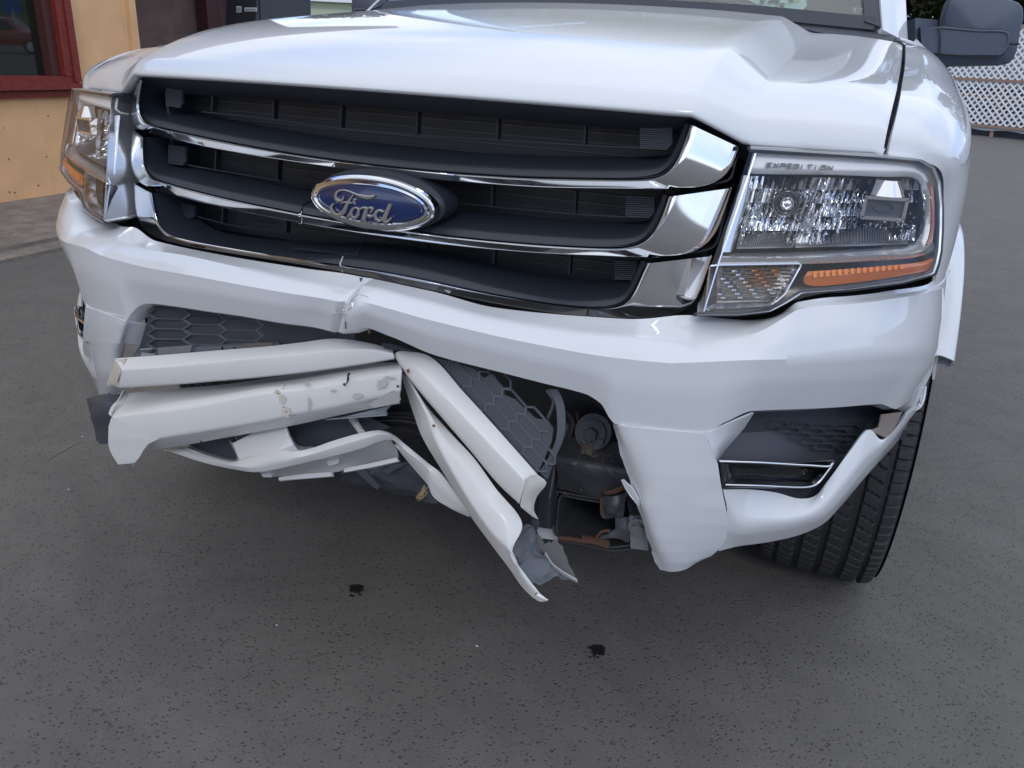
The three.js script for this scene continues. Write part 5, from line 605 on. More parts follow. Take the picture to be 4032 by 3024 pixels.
// cracks along the fold of the cover, hoses and brackets in the opening
{
  const cr = (arr, r, off) => tube(B4(arr.map((q) => [...q, off])), r, 24, 5);
  part('tear_shade', plate(B4([['F', 952, 408, -.066], ['F', 1004, 412, -.066], ['F', 990, 450, -.062], ['F', 980, 490, -.058], ['F', 968, 535, -.054], ['F', 962, 480, -.058]]), .002), M.greyPlastic, suv);  // dark plate laid on the cover, painting the shade inside its tear
  part('cover_crack', cr([['F', 852, 852], ['F', 790, 880], ['F', 782, 912], ['F', 762, 960], ['F', 748, 1040], ['F', 738, 1100], ['F', 715, 1200], ['F', 712, 1300]], .0011, -.001), std(.12, .13, .15, .8), suv);
  const fr = []; for (const l of [[[930, 705], [870, 750], [820, 800], [780, 880]], [[1100, 750], [1000, 715], [930, 705]], [[880, 800], [820, 818], [795, 850]], [[530, 900], [620, 985], [700, 1000]], [[600, 1030], [660, 1048], [730, 1050]], [[700, 1120], [690, 1230], [665, 1320]], [[815, 940], [770, 955], [755, 985]]]) fr.push(cr(l.map((q) => ['F', ...q]), .0005, .0045)); part('hairline_cracks', fr, std(.34, .36, .40, .8), suv).userData.kind = 'stuff';
  const hose = (arr, r, mat, n) => part(n, tube(L4(arr), r, 30, 8), mat, suv);
  hose([['z5', 1430, 980, -.10], ['z5', 1500, 1080, -.08], ['z5', 1480, 1200, -.07], ['z5', 1560, 1290, -.05], ['z5', 1700, 1300, -.06]], .006, M.blackSoft, 'hose');
  hose([['z5', 1700, 1000, -.12], ['z5', 1720, 1100, -.09], ['z5', 1690, 1200, -.07], ['z5', 1760, 1320, -.05]], .0035, std(.05, .05, .055, .5), 'wire');
  hose([['z5', 1560, 940, -.12], ['z5', 1530, 1060, -.09], ['z5', 1590, 1180, -.075]], .003, std(.10, .06, .04, .6), 'wire');
  part('torn_bracket', loft([L4([['z5', 1500, 1180, -.05], ['z5', 1600, 1200, -.045], ['z5', 1690, 1230, -.05]]), L4([['z5', 1540, 1230, -.03], ['z5', 1610, 1250, -.03], ['z5', 1680, 1290, -.035]]), L4([['z5', 1520, 1290, -.02], ['z5', 1600, 1280, -.025], ['z5', 1720, 1330, -.03]])], .003, { nu: 18, nv: 5, smooth: true, fn: (p) => nz(p, .016, 34, 12) }), std(.09, .075, .06, .7), suv);
  part('torn_bracket', plate(BZ('z5', -.035, [1660, 1195, 1690, 1188, 1700, 1215, 1650, 1260, 1590, 1230, 1610, 1205, 1640, 1225]), .003), std(.12, .125, .13, .5, .3), suv);
  part('torn_bracket', loft([L4([['B', 1180, 235, .0], ['B', 1290, 205, .01], ['B', 1400, 165, 0]]), L4([['B', 1190, 262, .006], ['B', 1300, 225, .016], ['B', 1400, 190, .006]])], .004, { nu: 16, fn: (p) => nz(p, .006, 30, 3) }), M.rust, suv);
  part('torn_flap', plate(L4([['B', 1370, 110, .055], ['B', 1390, 108, .056], ['B', 1430, 150, .06], ['B', 1482, 190, .064], ['B', 1560, 330, .066], ['B', 1560, 395, .064], ['B', 1470, 290, .062], ['B', 1410, 200, .058]]), .003), M.paint, suv);
  const fm = mulberry(31), crumbs = []; for (let i = 0; i < 30; i++) { const p = atZ(K.z5(1400 + fm() * 420, 1240 + fm() * 320), .004 - fm() * .02); crumbs.push(fin(new THREE.TetrahedronGeometry(.0012 + fm() * .0018, 0).rotateX(fm() * 3).rotateY(fm() * 3).translate(p.x, p.y, p.z))); } part('dirt_crumbs', crumbs, std(.13, .10, .07, .9), suv).userData.kind = 'stuff';
}
// ---- what closes the body: engine bay, floor, wheels, cabin
{
  part('engine_bay', merge(box(1.5, .70, .03, 0, .76, -.33), box(1.78, .06, 3.0, 0, .30, -2.95), box(1.2, .05, .9, 0, .31, -1.0), box(1.55, .02, .7, 0, 1.06, -.72)), std(.06, .062, .066, .7), suv);  // unseen floor slabs added low and wide to deepen the shade underneath
  for (const q of both(merge(box(.02, .55, .75, .70, .75, -.55), box(.26, .02, .16, .80, .60, -.42), box(.02, .36, .05, .74, .85, -.22)))) part('inner_fender', q, M.blackSoft, suv);
  // body sides and tail
  const sec = [[-1.6, 0], [-2.6, 0], [-3.6, .0], [-4.6, -.01], [-4.95, -.03]];
  const rows = sec.map(([z, d]) => [V(.86 + d, 1.31, z), V(.935 + d, 1.24, z), V(.958 + d, 1.1, z), V(.966 + d, .9, z), V(.955 + d, .6, z), V(.90 + d, .38, z)]);
  const sg = loft(rows, .01, { nu: 20, face: V(6, 1, -3) }); for (const q of both(sg)) part('body_side', q, M.paint, suv);
  part('tailgate', box(1.84, .95, .03, 0, .85, -4.97), M.paint, suv);
  // cabin: pillars, roof, glass
  const wb = [[-.74, 1.385, -1.33], [-.4, 1.40, -1.24], [0, 1.405, -1.21], [.4, 1.40, -1.24], [.74, 1.385, -1.33]], wt = [[-.60, 1.83, -2.02], [-.32, 1.855, -1.95], [0, 1.865, -1.93], [.32, 1.855, -1.95], [.60, 1.83, -2.02]];
  const wbv = wb.map((p) => V(p[0], p[1] - .05, p[2] + .05)), wtv = wt.map((p) => V(...p));
  part('windshield', loft([wbv, wtv], .005, { nu: 24, nv: 4 }), M.glassDark, suv);
  part('windshield_border', merge(loft([wbv.map((p) => p.clone().add(V(0, -.02, .02))), wbv.map((p) => p.clone().add(V(0, .012, -.01)))], .004, { nu: 24 }), both(loft([[V(.715, 1.335, -1.265), V(.58, 1.83, -2.0)], [V(.765, 1.32, -1.27), V(.63, 1.825, -2.03)]], .006, { nu: 6, straight: true }))), M.blackSoft, suv);
  const apil = loft([[V(.762, 1.315, -1.25), V(.70, 1.56, -1.62), V(.63, 1.83, -2.02)], [V(.80, 1.30, -1.27), V(.735, 1.56, -1.66), V(.66, 1.83, -2.05)], [V(.835, 1.275, -1.36), V(.775, 1.55, -1.75), V(.68, 1.82, -2.12)]], .03, { nu: 12, round: .01 });
  for (const q of both(apil)) part('windshield_pillar', q, M.paint, suv);
  part('roof', loft([[V(-.66, 1.84, -2.03), V(-.32, 1.875, -1.96), V(0, 1.885, -1.94), V(.32, 1.875, -1.96), V(.66, 1.84, -2.03)], [V(-.69, 1.88, -3.2), V(-.35, 1.93, -3.2), V(0, 1.94, -3.2), V(.35, 1.93, -3.2), V(.69, 1.88, -3.2)], [V(-.67, 1.86, -4.8), V(-.33, 1.9, -4.85), V(0, 1.91, -4.87), V(.33, 1.9, -4.85), V(.67, 1.86, -4.8)]], .05, { nu: 24, smooth: true, nv: 5, face: V(0, 9, 0) }), M.paint, suv);
  for (const q of both(merge(loft([[V(.84, 1.30, -1.75), V(.86, 1.31, -3.0), V(.86, 1.31, -4.9)], [V(.70, 1.80, -2.2), V(.70, 1.82, -3.0), V(.69, 1.82, -4.8)]], .006, { nu: 10, face: V(9, 1, -3) })))) part('side_glass', q, M.gloss, suv);
  for (const q of both(merge(beam(V(.845, 1.30, -2.75), V(.70, 1.82, -2.85), .10, .02), beam(V(.845, 1.30, -3.75), V(.70, 1.82, -3.85), .10, .02)))) part('door_pillar', q, M.gloss, suv);
  part('dashboard', merge(box(1.46, .12, .5, 0, 1.235, -1.62, [.06, 0, 0]), box(1.4, .35, .06, 0, 1.12, -1.9)), std(.05, .052, .05, .6), suv);
  for (const x of [-.38, .38]) { const st = part('front_seat', merge(box(.5, .62, .16, x, 1.30, -2.75, [-.18, 0, 0])), std(.24, .235, .20, .8), suv); part('headrest', box(.27, .19, .11, x, 1.70, -2.84), std(.26, .255, .22, .8), st); }
  part('headliner', box(1.28, .01, 2.6, 0, 1.83, -3.4), std(.42, .42, .38, .9), suv);
  part('rear_glass', box(1.3, .45, .01, 0, 1.60, -4.9), M.gloss, suv);
  const wh = part('steering_wheel', fin(new THREE.TorusGeometry(.19, .016, 10, 40).rotateX(-.5).translate(.38, 1.27, -2.1)), M.blackSoft, suv); part('hub', cyl(.06, .05, V(.38, 1.25, -2.12), V(.38, 1.28, -2.07)), M.blackSoft, wh);
  // cowl and wipers
  part('cowl', loft([[V(-.80, 1.27, -1.16), V(-.4, 1.33, -1.19), V(0, 1.335, -1.20), V(.4, 1.33, -1.19), V(.80, 1.27, -1.16)], [V(-.78, 1.31, -1.28), V(-.4, 1.34, -1.24), V(0, 1.345, -1.22), V(.4, 1.34, -1.24), V(.78, 1.31, -1.28)]], .01, { nu: 24 }), M.blackSoft, suv);
  const wp = part('wiper', merge(tube(L4([['f', 2150, 300, -1.27], ['f', 1800, 140, -1.28], ['f', 1400, 60, -1.27], ['f', 900, -10, -1.26], ['f', 300, -40, -1.26]]), .008, 30, 6), tube(L4([['f', 2000, 250, -1.26], ['f', 1500, 110, -1.26], ['f', 1000, 60, -1.25], ['f', 200, 10, -1.25]]), .006, 30, 6)), M.blackSoft, suv);
  // paper on the dashboard and sticker on the glass
  const card = part('price_card', plate(BZ('f', -1.42, [1350, -40, 2040, -40, 2062, 60, 2020, 105, 1900, 108, 1720, 88, 1500, 40]), .002), std(.50, .66, .60, .8), suv, 'pale green card on the dashboard with dark handwriting');
  part('card_writing', merge(tube(L4([['f', 1570, 40, -1.415], ['f', 1575, 0, -1.415], ['f', 1595, -30, -1.415]]), .006, 8, 5), tube(L4([['f', 1690, -20, -1.415], ['f', 1735, 12, -1.415], ['f', 1750, 34, -1.415]]), .006, 8, 5), tube(L4([['f', 1640, 30, -1.415], ['f', 1700, -10, -1.415]]), .004, 8, 5), tube(L4([['f', 1768, 62, -1.415], ['f', 1792, 52, -1.415], ['f', 1815, 58, -1.415]]), .006, 8, 5), tube(L4([['f', 1885, 18, -1.415], ['f', 1890, -20, -1.415]]), .006, 8, 5)), std(.04, .05, .06, .7), card);
  part('card_dot', plate(BZ('f', -1.414, [1925, -30, 1975, -30, 1985, 5, 1930, 15]), .001), std(.75, .50, .08, .7), card);
  part('paper_slip', plate(BZ('f', -1.30, [825, 22, 1040, 45, 1035, 72, 822, 60]), .001), std(.40, .55, .50, .8), suv);
  const stk = part('windshield_sticker', plate(BZ('e', -1.46, [345, 82, 500, 88, 522, 145, 370, 138, 352, 115]), .001), std(.62, .72, .66, .7), suv); part('sticker_print', merge(tube(L4([['e', 390, 98, -1.457], ['e', 440, 125, -1.457], ['e', 480, 100, -1.457]]), .004, 8, 5), tube(L4([['e', 385, 130, -1.457], ['e', 485, 132, -1.457]]), .004, 8, 5), tube(L4([['e', 420, 100, -1.457], ['e', 425, 128, -1.457]]), .004, 8, 5)), std(.35, .14, .09, .8), stk);
  // door mirrors
  const zm = -1.78; const mv = (arr, z) => BZ('e', z, arr);
  const headO = [1318, 290, 1335, 160, 1372, 30, 1400, -20, 1500, -40, 1900, -30, 2080, -5, 2160, 25, 2205, 80, 2212, 200, 2180, 330, 2160, 470, 2135, 570, 2100, 650, 2040, 695, 1950, 712, 1600, 722, 1250, 722, 1180, 700, 1130, 560, 1090, 540, 1080, 300];
  const mo = mv(headO, zm), mc = mo.reduce((m, p) => m.add(p), V(0, 0, 0)).multiplyScalar(1 / mo.length);
  const closed = [...mo, mo[0]], sh = (k, dz) => closed.map((p) => p.clone().lerp(mc, k).add(V(0, 0, dz)));
  const mirror = merge(shell([sh(.10, -.16), sh(.0, -.12), sh(0, -.02), sh(.015, .0), sh(.05, .02), sh(.3, .035), sh(.99, .042)], 0, { crease: .6 }));
  const armP = mv([1082, 292, 1310, 300, 1720, 335, 2010, 350, 2045, 385, 2035, 480, 1990, 560, 1930, 600, 1500, 595, 1130, 580, 1095, 480], zm + .055);
  const arm = merge(plate(armP, .03), tube([...armP, armP[0]].slice(1, 8), .004, 40, 6));
  const seam = merge(tube(mv([1270, 300, 1290, 340, 1295, 580], zm + .062), .0022, 14, 5), tube(mv([1322, 290, 1700, 320, 2020, 345, 2052, 390, 2050, 470, 2165, 480], zm + .048), .003, 50, 5), tube(mv([1120, 575, 1600, 610, 1930, 622, 1990, 590], zm + .056), .002, 40, 5));
  const mm = std(.07, .088, .125, .55);
  for (const sd of [0, 1]) { const m = sd ? mirrorX : (g) => g; const dm = part('door_mirror', m(mirror), mm, suv); part('mirror_arm', m(arm), mm, dm); part('seam', m(seam), M.dark, dm); part('mirror_foot', m(merge(beam(atZ(K.e(1150, 430), zm + .02), V(.86, 1.30, zm - .02), .09, .12))), mm, dm); }
  part('fender_drain', tube([V(.80, 1.292, -1.16), V(.835, 1.285, -1.2), V(.86, 1.27, -1.3)], .004, 10, 6), M.paint, suv);
}
{ // wheels
  const R = .405, Wd = .275, nA = 620, nX = 56, rows = [];
  const rnd = mulberry(4), jit = Array.from({ length: 80 }, () => rnd());
  for (let i = 0; i <= nX; i++) { const u = i / nX * 2 - 1, row = []; for (let j = 0; j <= nA; j++) { const a = j / nA * Math.PI * 2; let r = R - .016 * Math.pow(Math.abs(u), 5) - (Math.abs(u) > .92 ? (Math.abs(u) - .92) * .35 : 0); const au = Math.abs(u);
      const groove = [.0, .36, .36, .70].some((g, k) => k !== 1 && Math.abs(au - g) < (g ? .045 : .04)); const rib = au < .36 ? 0 : au < .70 ? 1 : 2;
      const n = rib === 2 ? 96 : 78, ph = (a / (Math.PI * 2) * n + (rib === 0 ? u * 1.6 : rib === 1 ? Math.sign(u) * au * 2.2 : 0)) % 1, f = (ph + 1) % 1; const cut = f < (rib === 2 ? .2 : .14);
      if (au < .93) { if (groove) r -= .009; else if (cut) r -= .0055; } else if (cut && au < .985) r -= .004;
      row.push(V(u * Wd / 2, r * Math.sin(a), r * Math.cos(a))); } rows.push(row); }
  const side = (s) => { const o = []; for (const [x, r] of [[1, .378], [1.03, .35], [1.04, .31], [1.0, .275], [.93, .258], [.7, .25]]) { const row = []; for (let j = 0; j <= 72; j++) { const a = j / 72 * Math.PI * 2; row.push(V(s * x * Wd / 2, r * Math.sin(a), r * Math.cos(a))); } o.push(row); } return shell(o, 0, { dir: V(s, 0, 0) }); };
  const tread = shell(rows, 0, { face: V(0, 0, 50), crease: .3 }); const tyre = merge(tread, side(1), side(-1));
  const rimG = []; for (const [x, r] of [[.62, .25], [.70, .245], [.66, .23], [.3, .215], [-.6, .22]]) { const row = []; for (let j = 0; j <= 60; j++) { const a = j / 60 * Math.PI * 2; row.push(V(x * Wd / 2, r * Math.sin(a), r * Math.cos(a))); } rimG.push(row); }
  const sp = [shell(rimG, .004, { dir: V(1, 0, 0) })]; for (let k = 0; k < 6; k++) { const a = k / 6 * 6.283; sp.push(beam(V(.085, .05 * Math.sin(a), .05 * Math.cos(a)), V(.075, .232 * Math.sin(a), .232 * Math.cos(a)), .06, .03, V(1, 0, 0))); } sp.push(cyl(.075, .06, V(.05, 0, 0), V(.10, 0, 0)));
  const rim = merge(sp);
  for (const [x, z, st] of [[.855, -.89, -.03], [-.855, -.89, -.03], [.855, -3.91, 0], [-.855, -3.91, 0]]) { const w = new THREE.Group(); w.name = 'wheel'; w.position.set(x, R - .004, z); w.rotation.y = st; suv.add(w); part('tyre', tyre, M.rubber, w); part('rim', x > 0 ? rim : mirrorX(rim), M.chromeDull, w); }
  part('front_suspension', merge(box(1.4, .09, .12, 0, .40, -.89), box(.3, .04, .3, .55, .36, -.7), box(.3, .04, .3, -.55, .36, -.7)), M.dark, suv);
}
// ---------------------------------------------------------------- building on the left
{
  const wallTex = noiseCol(512, [228, 182, 134], .05, 6, 21, 12), redTex = noiseCol(256, [124, 44, 34], .16, 14, 5, 60), concTex = noiseCol(512, [128, 120, 112], .16, 9, 33, 240), brownTex = noiseCol(256, [104, 84, 78], .12, 8, 9, 10);
  const ws = (t, r) => { const q = t.clone(); q.repeat.set(r, r); q.needsUpdate = true; return q; };
  M.tan = new THREE.MeshStandardMaterial({ map: ws(wallTex, .6), bumpMap: ws(wallTex, 3), bumpScale: .003, roughness: .85 });
  M.red = new THREE.MeshStandardMaterial({ map: ws(redTex, 2.2), bumpMap: ws(redTex, 3), bumpScale: .004, roughness: .55 });
  M.conc = new THREE.MeshStandardMaterial({ map: ws(concTex, .8), bumpMap: ws(concTex, 1.6), bumpScale: .008, roughness: .9 });
  M.brown = new THREE.MeshStandardMaterial({ map: ws(brownTex, .8), roughness: .8 });
  const uvm = (g) => { const p = g.attributes.position, n = g.attributes.normal, u = g.attributes.uv; for (let i = 0; i < p.count; i++) { const ax = Math.abs(n.getX(i)), ay = Math.abs(n.getY(i)); u.setXY(i, ax > .6 ? p.getZ(i) : p.getX(i), ay > .6 ? p.getZ(i) : p.getY(i)); } return g; };
  const bx = (x0, x1, y0, y1, z0, z1) => uvm(box(x1 - x0, y1 - y0, z1 - z0, (x0 + x1) / 2, (y0 + y1) / 2, (z0 + z1) / 2));
  const X = -4.87, b = thing('tan_building', 'tan painted building with a red-framed window beside the parked SUV', 'building');
  // wall round the window opening: z -3.70..-1.75, y .90..2.15
  part('wall', [bx(X - .2, X, 0, 3.4, -4.36, -3.70), bx(X - .2, X, 0, .86, -3.70, -1.75), bx(X - .2, X, 2.2, 3.4, -3.70, -1.75), bx(X - .2, X, 0, 3.4, -1.75, 7.5)], M.tan, b);
  part('corner_board', bx(X - .01, X + .022, .0, 3.4, -4.355, -4.285), M.tan, b);
  part('batten', bx(X - .01, X + .008, .0, 3.4, -4.25, -4.225), M.tan, b);
  part('roof_edge', bx(X - 6, X + .5, 3.4, 3.62, -7.4, 7.6), M.red, b);
  const w = part('window', bx(X - .16, X - .1, .90, 2.2, -3.58, -1.80), phy(.012, .016, .013, .03, { clearcoat: 1, clearcoatRoughness: .01 }), b);
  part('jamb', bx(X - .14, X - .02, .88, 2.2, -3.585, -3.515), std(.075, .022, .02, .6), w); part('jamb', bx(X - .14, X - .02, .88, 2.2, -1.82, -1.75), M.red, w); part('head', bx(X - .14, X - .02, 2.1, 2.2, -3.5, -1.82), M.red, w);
  part('casing', bx(X - .05, X + .03, .902, 2.28, -3.654, -3.586), M.red, w); part('casing', bx(X - .04, X + .045, .86, 2.28, -3.712, -3.655), M.red, w); part('casing', bx(X - .05, X + .03, .86, 2.28, -1.80, -1.70), M.red, w); part('casing', bx(X - .05, X + .03, 2.2, 2.3, -3.6, -1.8), M.red, w);
  part('sill', bx(X - .1, X + .085, .812, .852, -3.775, -1.66), M.red, w); part('sill_board', bx(X - .12, X + .025, .852, .9, -3.705, -1.75), M.red, w); part('apron', bx(X - .03, X + .04, .755, .80, -3.69, -1.72), M.red, w);
  part('return_wall', [bx(-6.1, X - .2, 0, 3.4, -4.36, -4.2)], M.tan, b); part('side_wall', bx(-6.1, -5.9, 0, 3.4, -7.3, -4.36), M.brown, b); part('base', bx(-11, -6.1, 0, 3.4, -7.3, 7.5), M.tan, b);
  const nails = [[-3.33, .33], [-3.02, .34], [-2.98, .11], [-3.02, .1], [-3.22, .13], [-3.4, .62], [-2.93, .62]]; part('nail_heads', nails.map(([z, y]) => box(.004, .010, .007, X + .002, y, z)), M.rust, b).userData.kind = 'stuff';
  // pavement slab in front of the wall
  struct('pavement', [bx(-4.87, -3.66, -.05, .045, -9.4, 7.5), bx(-3.66, -3.5, -.05, .02, -9.4, 7.5)], M.conc);
  const post = thing('red_post', 'dark red wooden post at the end of the brown wall', 'post'); part('shaft', bx(-5.88, -5.74, .045, 3.0, -6.4, -6.2), std(.07, .022, .025, .7), post); part('foot', bx(-5.9, -5.72, .045, .12, -6.42, -6.18), M.conc, post);
  const cab = thing('equipment_cabinet', 'dark grey cabinet with white stickers standing past the red post', 'cabinet');
  part('body', plate([V(-5.5, .05, -7.7), V(-5.5, 1.9, -7.7), V(-5.5, 1.9, -6.75), V(-5.5, .05, -6.45)], .5, { face: V(0, 1, 0) }), std(.055, .06, .07, .6), cab); part('door', bx(-5.5, -5.485, .15, 1.85, -7.62, -6.75), std(.06, .065, .078, .6), cab);
  const sa = (k, x0, x1, y0, y1) => { const p = [atX(K.d(x0, y0), -5.48), atX(K.d(x1, y0), -5.48), atX(K.d(x1, y1), -5.48), atX(K.d(x0, y1), -5.48)]; return part('sticker', plate(p, .002), std(.55, .56, .54, .7), cab); };
  const s1 = sa('d', 640, 692, 68, 134), s2 = sa('d', 728, 862, 82, 124);
  const ln = (x, y0, y1) => beam(atX(K.d(x, y0), -5.476), atX(K.d(x, y1), -5.476), .012, .004, V(1, 0, 0)); part('sticker_print', [650, 665, 680].map((x) => ln(x, 78, 126)), std(.2, .2, .2, .7), s1).userData.kind = 'stuff'; part('sticker_print', [742, 756, 770, 790, 806, 822, 842].map((x) => ln(x, 92, 118)), std(.2, .2, .2, .7), s2).userData.kind = 'stuff';
}
// ---------------------------------------------------------------- lattice fence across the yard
{
  const o = V(2.36, 0, -21.995), dir = V(1.5, 0, .91).normalize(), nr = V(.91, 0, -1.5).normalize();
  const f = thing('lattice_fence', 'white diagonal lattice fence with brown rails at the edge of the yard', 'fence');
  const P = (s, y, d = 0) => o.clone().addScaledVector(dir, s).addScaledVector(nr, d).setY(y);
  const wm = [std(.80, .81, .83, .55), std(.76, .77, .80, .55), std(.83, .84, .86, .55)], bm = std(.30, .19, .14, .8);
  const L = 9.2, sw = .036; let c = 0;
  for (const [y0, y1] of [[.27, 1.2], [1.26, 2.35]]) for (const k of [1, -1]) { const h = y1 - y0, pitch = .152; for (let s = -h; s < L + h; s += pitch) { // clip to the panel
      let a = s, b2 = s + k * h, ya = y0, yb = y1; const clip = (lo) => 0; const ts = [0, 1]; const t0 = (0 - a) / (b2 - a), t1 = (L - a) / (b2 - a); let ta = Math.max(0, Math.min(t0, t1)), tb = Math.min(1, Math.max(t0, t1)); if (tb - ta < .03) continue; part('slat', beam(P(a + (b2 - a) * ta, y0 + h * ta, k * .006), P(a + (b2 - a) * tb, y0 + h * tb, k * .006), .01, sw, dir), wm[c++ % 3], f); } }
  for (const y of [.235, 1.23, 2.38]) part('rail', beam(P(0, y, -.02), P(L, y, -.02), .03, .055), bm, f);
  for (const s of [.05, 1.65, 3.2, 4.8, 6.4, 8.0, 9.15]) part('post', box(.07, 2.4, .07, ...P(s, 1.2, .07).toArray()), bm, f);
  part('hanging_edge', loft([[0, .5, 1, 1.5, 2, 2.5, 3, 4, 5, 7, L].map((s) => P(s, .215, .02)), [0, .5, 1, 1.5, 2, 2.5, 3, 4, 5, 7, L].map((s, i) => P(s, .17 - .035 * (i % 2), .02))], .004, { nu: 44 }), std(.45, .48, .52, .7), f);
  // dark shed front that shows through the lattice
  const sh = thing('shed', 'grey shed wall with brown planks half hidden by the lattice fence', 'shed');
  part('wall', beam(P(-.05, 1.2, .9), P(L + 1, 1.2, .9), .06, 2.4), std(.26, .28, .29, .85), sh);
  for (const [y, r, g, bb] of [[.86, .34, .22, .16], [.62, .08, .075, .07], [1.02, .07, .08, .08], [.40, .22, .22, .21]]) part('plank', beam(P(.1, y, .84), P(L, y - .02, .84), .02, .13), std(r, g, bb, .8), sh);
  part('gap_shade', beam(P(0, .1, .35), P(L, .1, .35), .05, .2), std(.035, .045, .06, .7), sh);  // dark board painting the shade of the gap below the lattice
}
// ---------------------------------------------------------------- trees and far things
function leafGeo(list, n, size, seed, flat = .6) { const rnd = mulberry(seed), pos = [], nor = [], uv = [], q = new THREE.Quaternion(), e = new THREE.Euler(); for (let i = 0; i < n; i++) { const c = list[Math.floor(rnd() * list.length)]; let x, y, z; do { x = rnd() * 2 - 1; y = rnd() * 2 - 1; z = rnd() * 2 - 1; } while (x * x + y * y + z * z > 1); const k = Math.cbrt(x * x + y * y + z * z) ; const p = V(c[0] + x * c[3], c[1] + y * c[3] * (c[4] || .75), c[2] + z * c[3]); e.set(rnd() * 3, rnd() * 6.3, rnd() * 3); q.setFromEuler(e); const s = size * (.6 + rnd() * .8); const v = [V(-s, 0, 0), V(0, 0, -s * .45), V(s, 0, 0), V(0, 0, s * .45)].map((w) => w.applyQuaternion(q).add(p)); const nn = V(0, 1, 0).applyQuaternion(q); for (const t of [0, 1, 2, 0, 2, 3]) { pos.push(v[t].x, v[t].y, v[t].z); nor.push(nn.x, nn.y, nn.z); uv.push(0, 0); } } const g = new THREE.BufferGeometry(); g.setAttribute('position', new THREE.Float32BufferAttribute(pos, 3)); g.setAttribute('normal', new THREE.Float32BufferAttribute(nor, 3)); g.setAttribute('uv', new THREE.Float32BufferAttribute(uv, 2)); return g; }
const leafM = (r, g, b) => phy(r, g, b, .6, { transmission: .25, thickness: 0, side: THREE.DoubleSide });
function tree(label, x, z, H, R, n, mat, seed, group, size = .16) { const t = thing('leafy_tree', label, 'tree', group); const rnd = mulberry(seed), cl = [], limbs = []; limbs.push(cyl(.20, .12, V(x, 0, z), V(x + .2, H * .5, z), 10)); for (let i = 0; i < 16; i++) { const a = rnd() * 6.3, rr = R * (.25 + .75 * rnd()), y = H * (.36 + .6 * rnd()); cl.push([x + Math.cos(a) * rr * (1.15 - Math.abs(y / H - .65)), y, z + Math.sin(a) * rr, R * (.28 + .22 * rnd()), .7]); if (i < 9) limbs.push(cyl(.07, .025, V(x + .1, H * (.3 + .02 * i), z), V(cl[i][0], y, cl[i][2]), 6)); } part('trunk', limbs, std(.10, .075, .055, .9), t); part('crown', leafGeo(cl, n, size, seed + 1), mat, t); return t; }
tree('tall dark-leaved tree with sky showing through, beyond the lattice fence', 2.2, -33, 9.5, 3.8, 6500, leafM(.035, .055, .04), 101, null, .2);
tree('broad green tree growing behind the lattice fence', 9.5, -33, 8, 3.6, 5200, leafM(.05, .085, .03), 102, null, .2);
tree('round tree beyond the white roofed hut', -22, -36, 7, 3.4, 3600, leafM(.06, .10, .035), 103, null, .22);
{ const h = thing('hedge', 'bright green bushy hedge behind the lattice fence', 'hedge'); const cl = []; for (let i = 0; i < 22; i++) cl.push([-1.5 + i * .55, 1.0 + ((i * 7) % 5) * .42, -27.5 - (i % 4) * .3, .95, .95]); part('foliage', leafGeo(cl, 12000, .11, 55), leafM(.10, .16, .04), h); part('stems', cl.map((c) => cyl(.03, .02, V(c[0], 0, c[2]), V(c[0], c[1], c[2]), 6)), std(.1, .07, .05, .9), h).userData.kind = 'stuff'; }
{ const p = thing('utility_pole', 'pale utility pole rising beyond the hedge', 'pole'); part('shaft', cyl(.09, .07, V(3.2, 0, -38), V(3.5, 9, -38), 12), std(.5, .52, .55, .7), p); part('cross_arm', box(1.6, .1, .1, 3.5, 8.4, -38), std(.3, .25, .2, .8), p); }
{ const b = thing('white_roofed_hut', 'pale green hut with a white roof edge far behind the SUV', 'building'); part('wall', box(9, 2.5, 5, -16.5, 1.25, -25, [0, .3, 0]), std(.52, .58, .42, .9), b); part('roof_edge', box(9.6, .22, 5.6, -16.5, 2.62, -25, [0, .3, 0]), std(.75, .78, .8, .6), b); part('door', box(1, 2, .1, -14.6, 1.0, -22.4, [0, .3, 0]), std(.2, .35, .4, .6), b); }
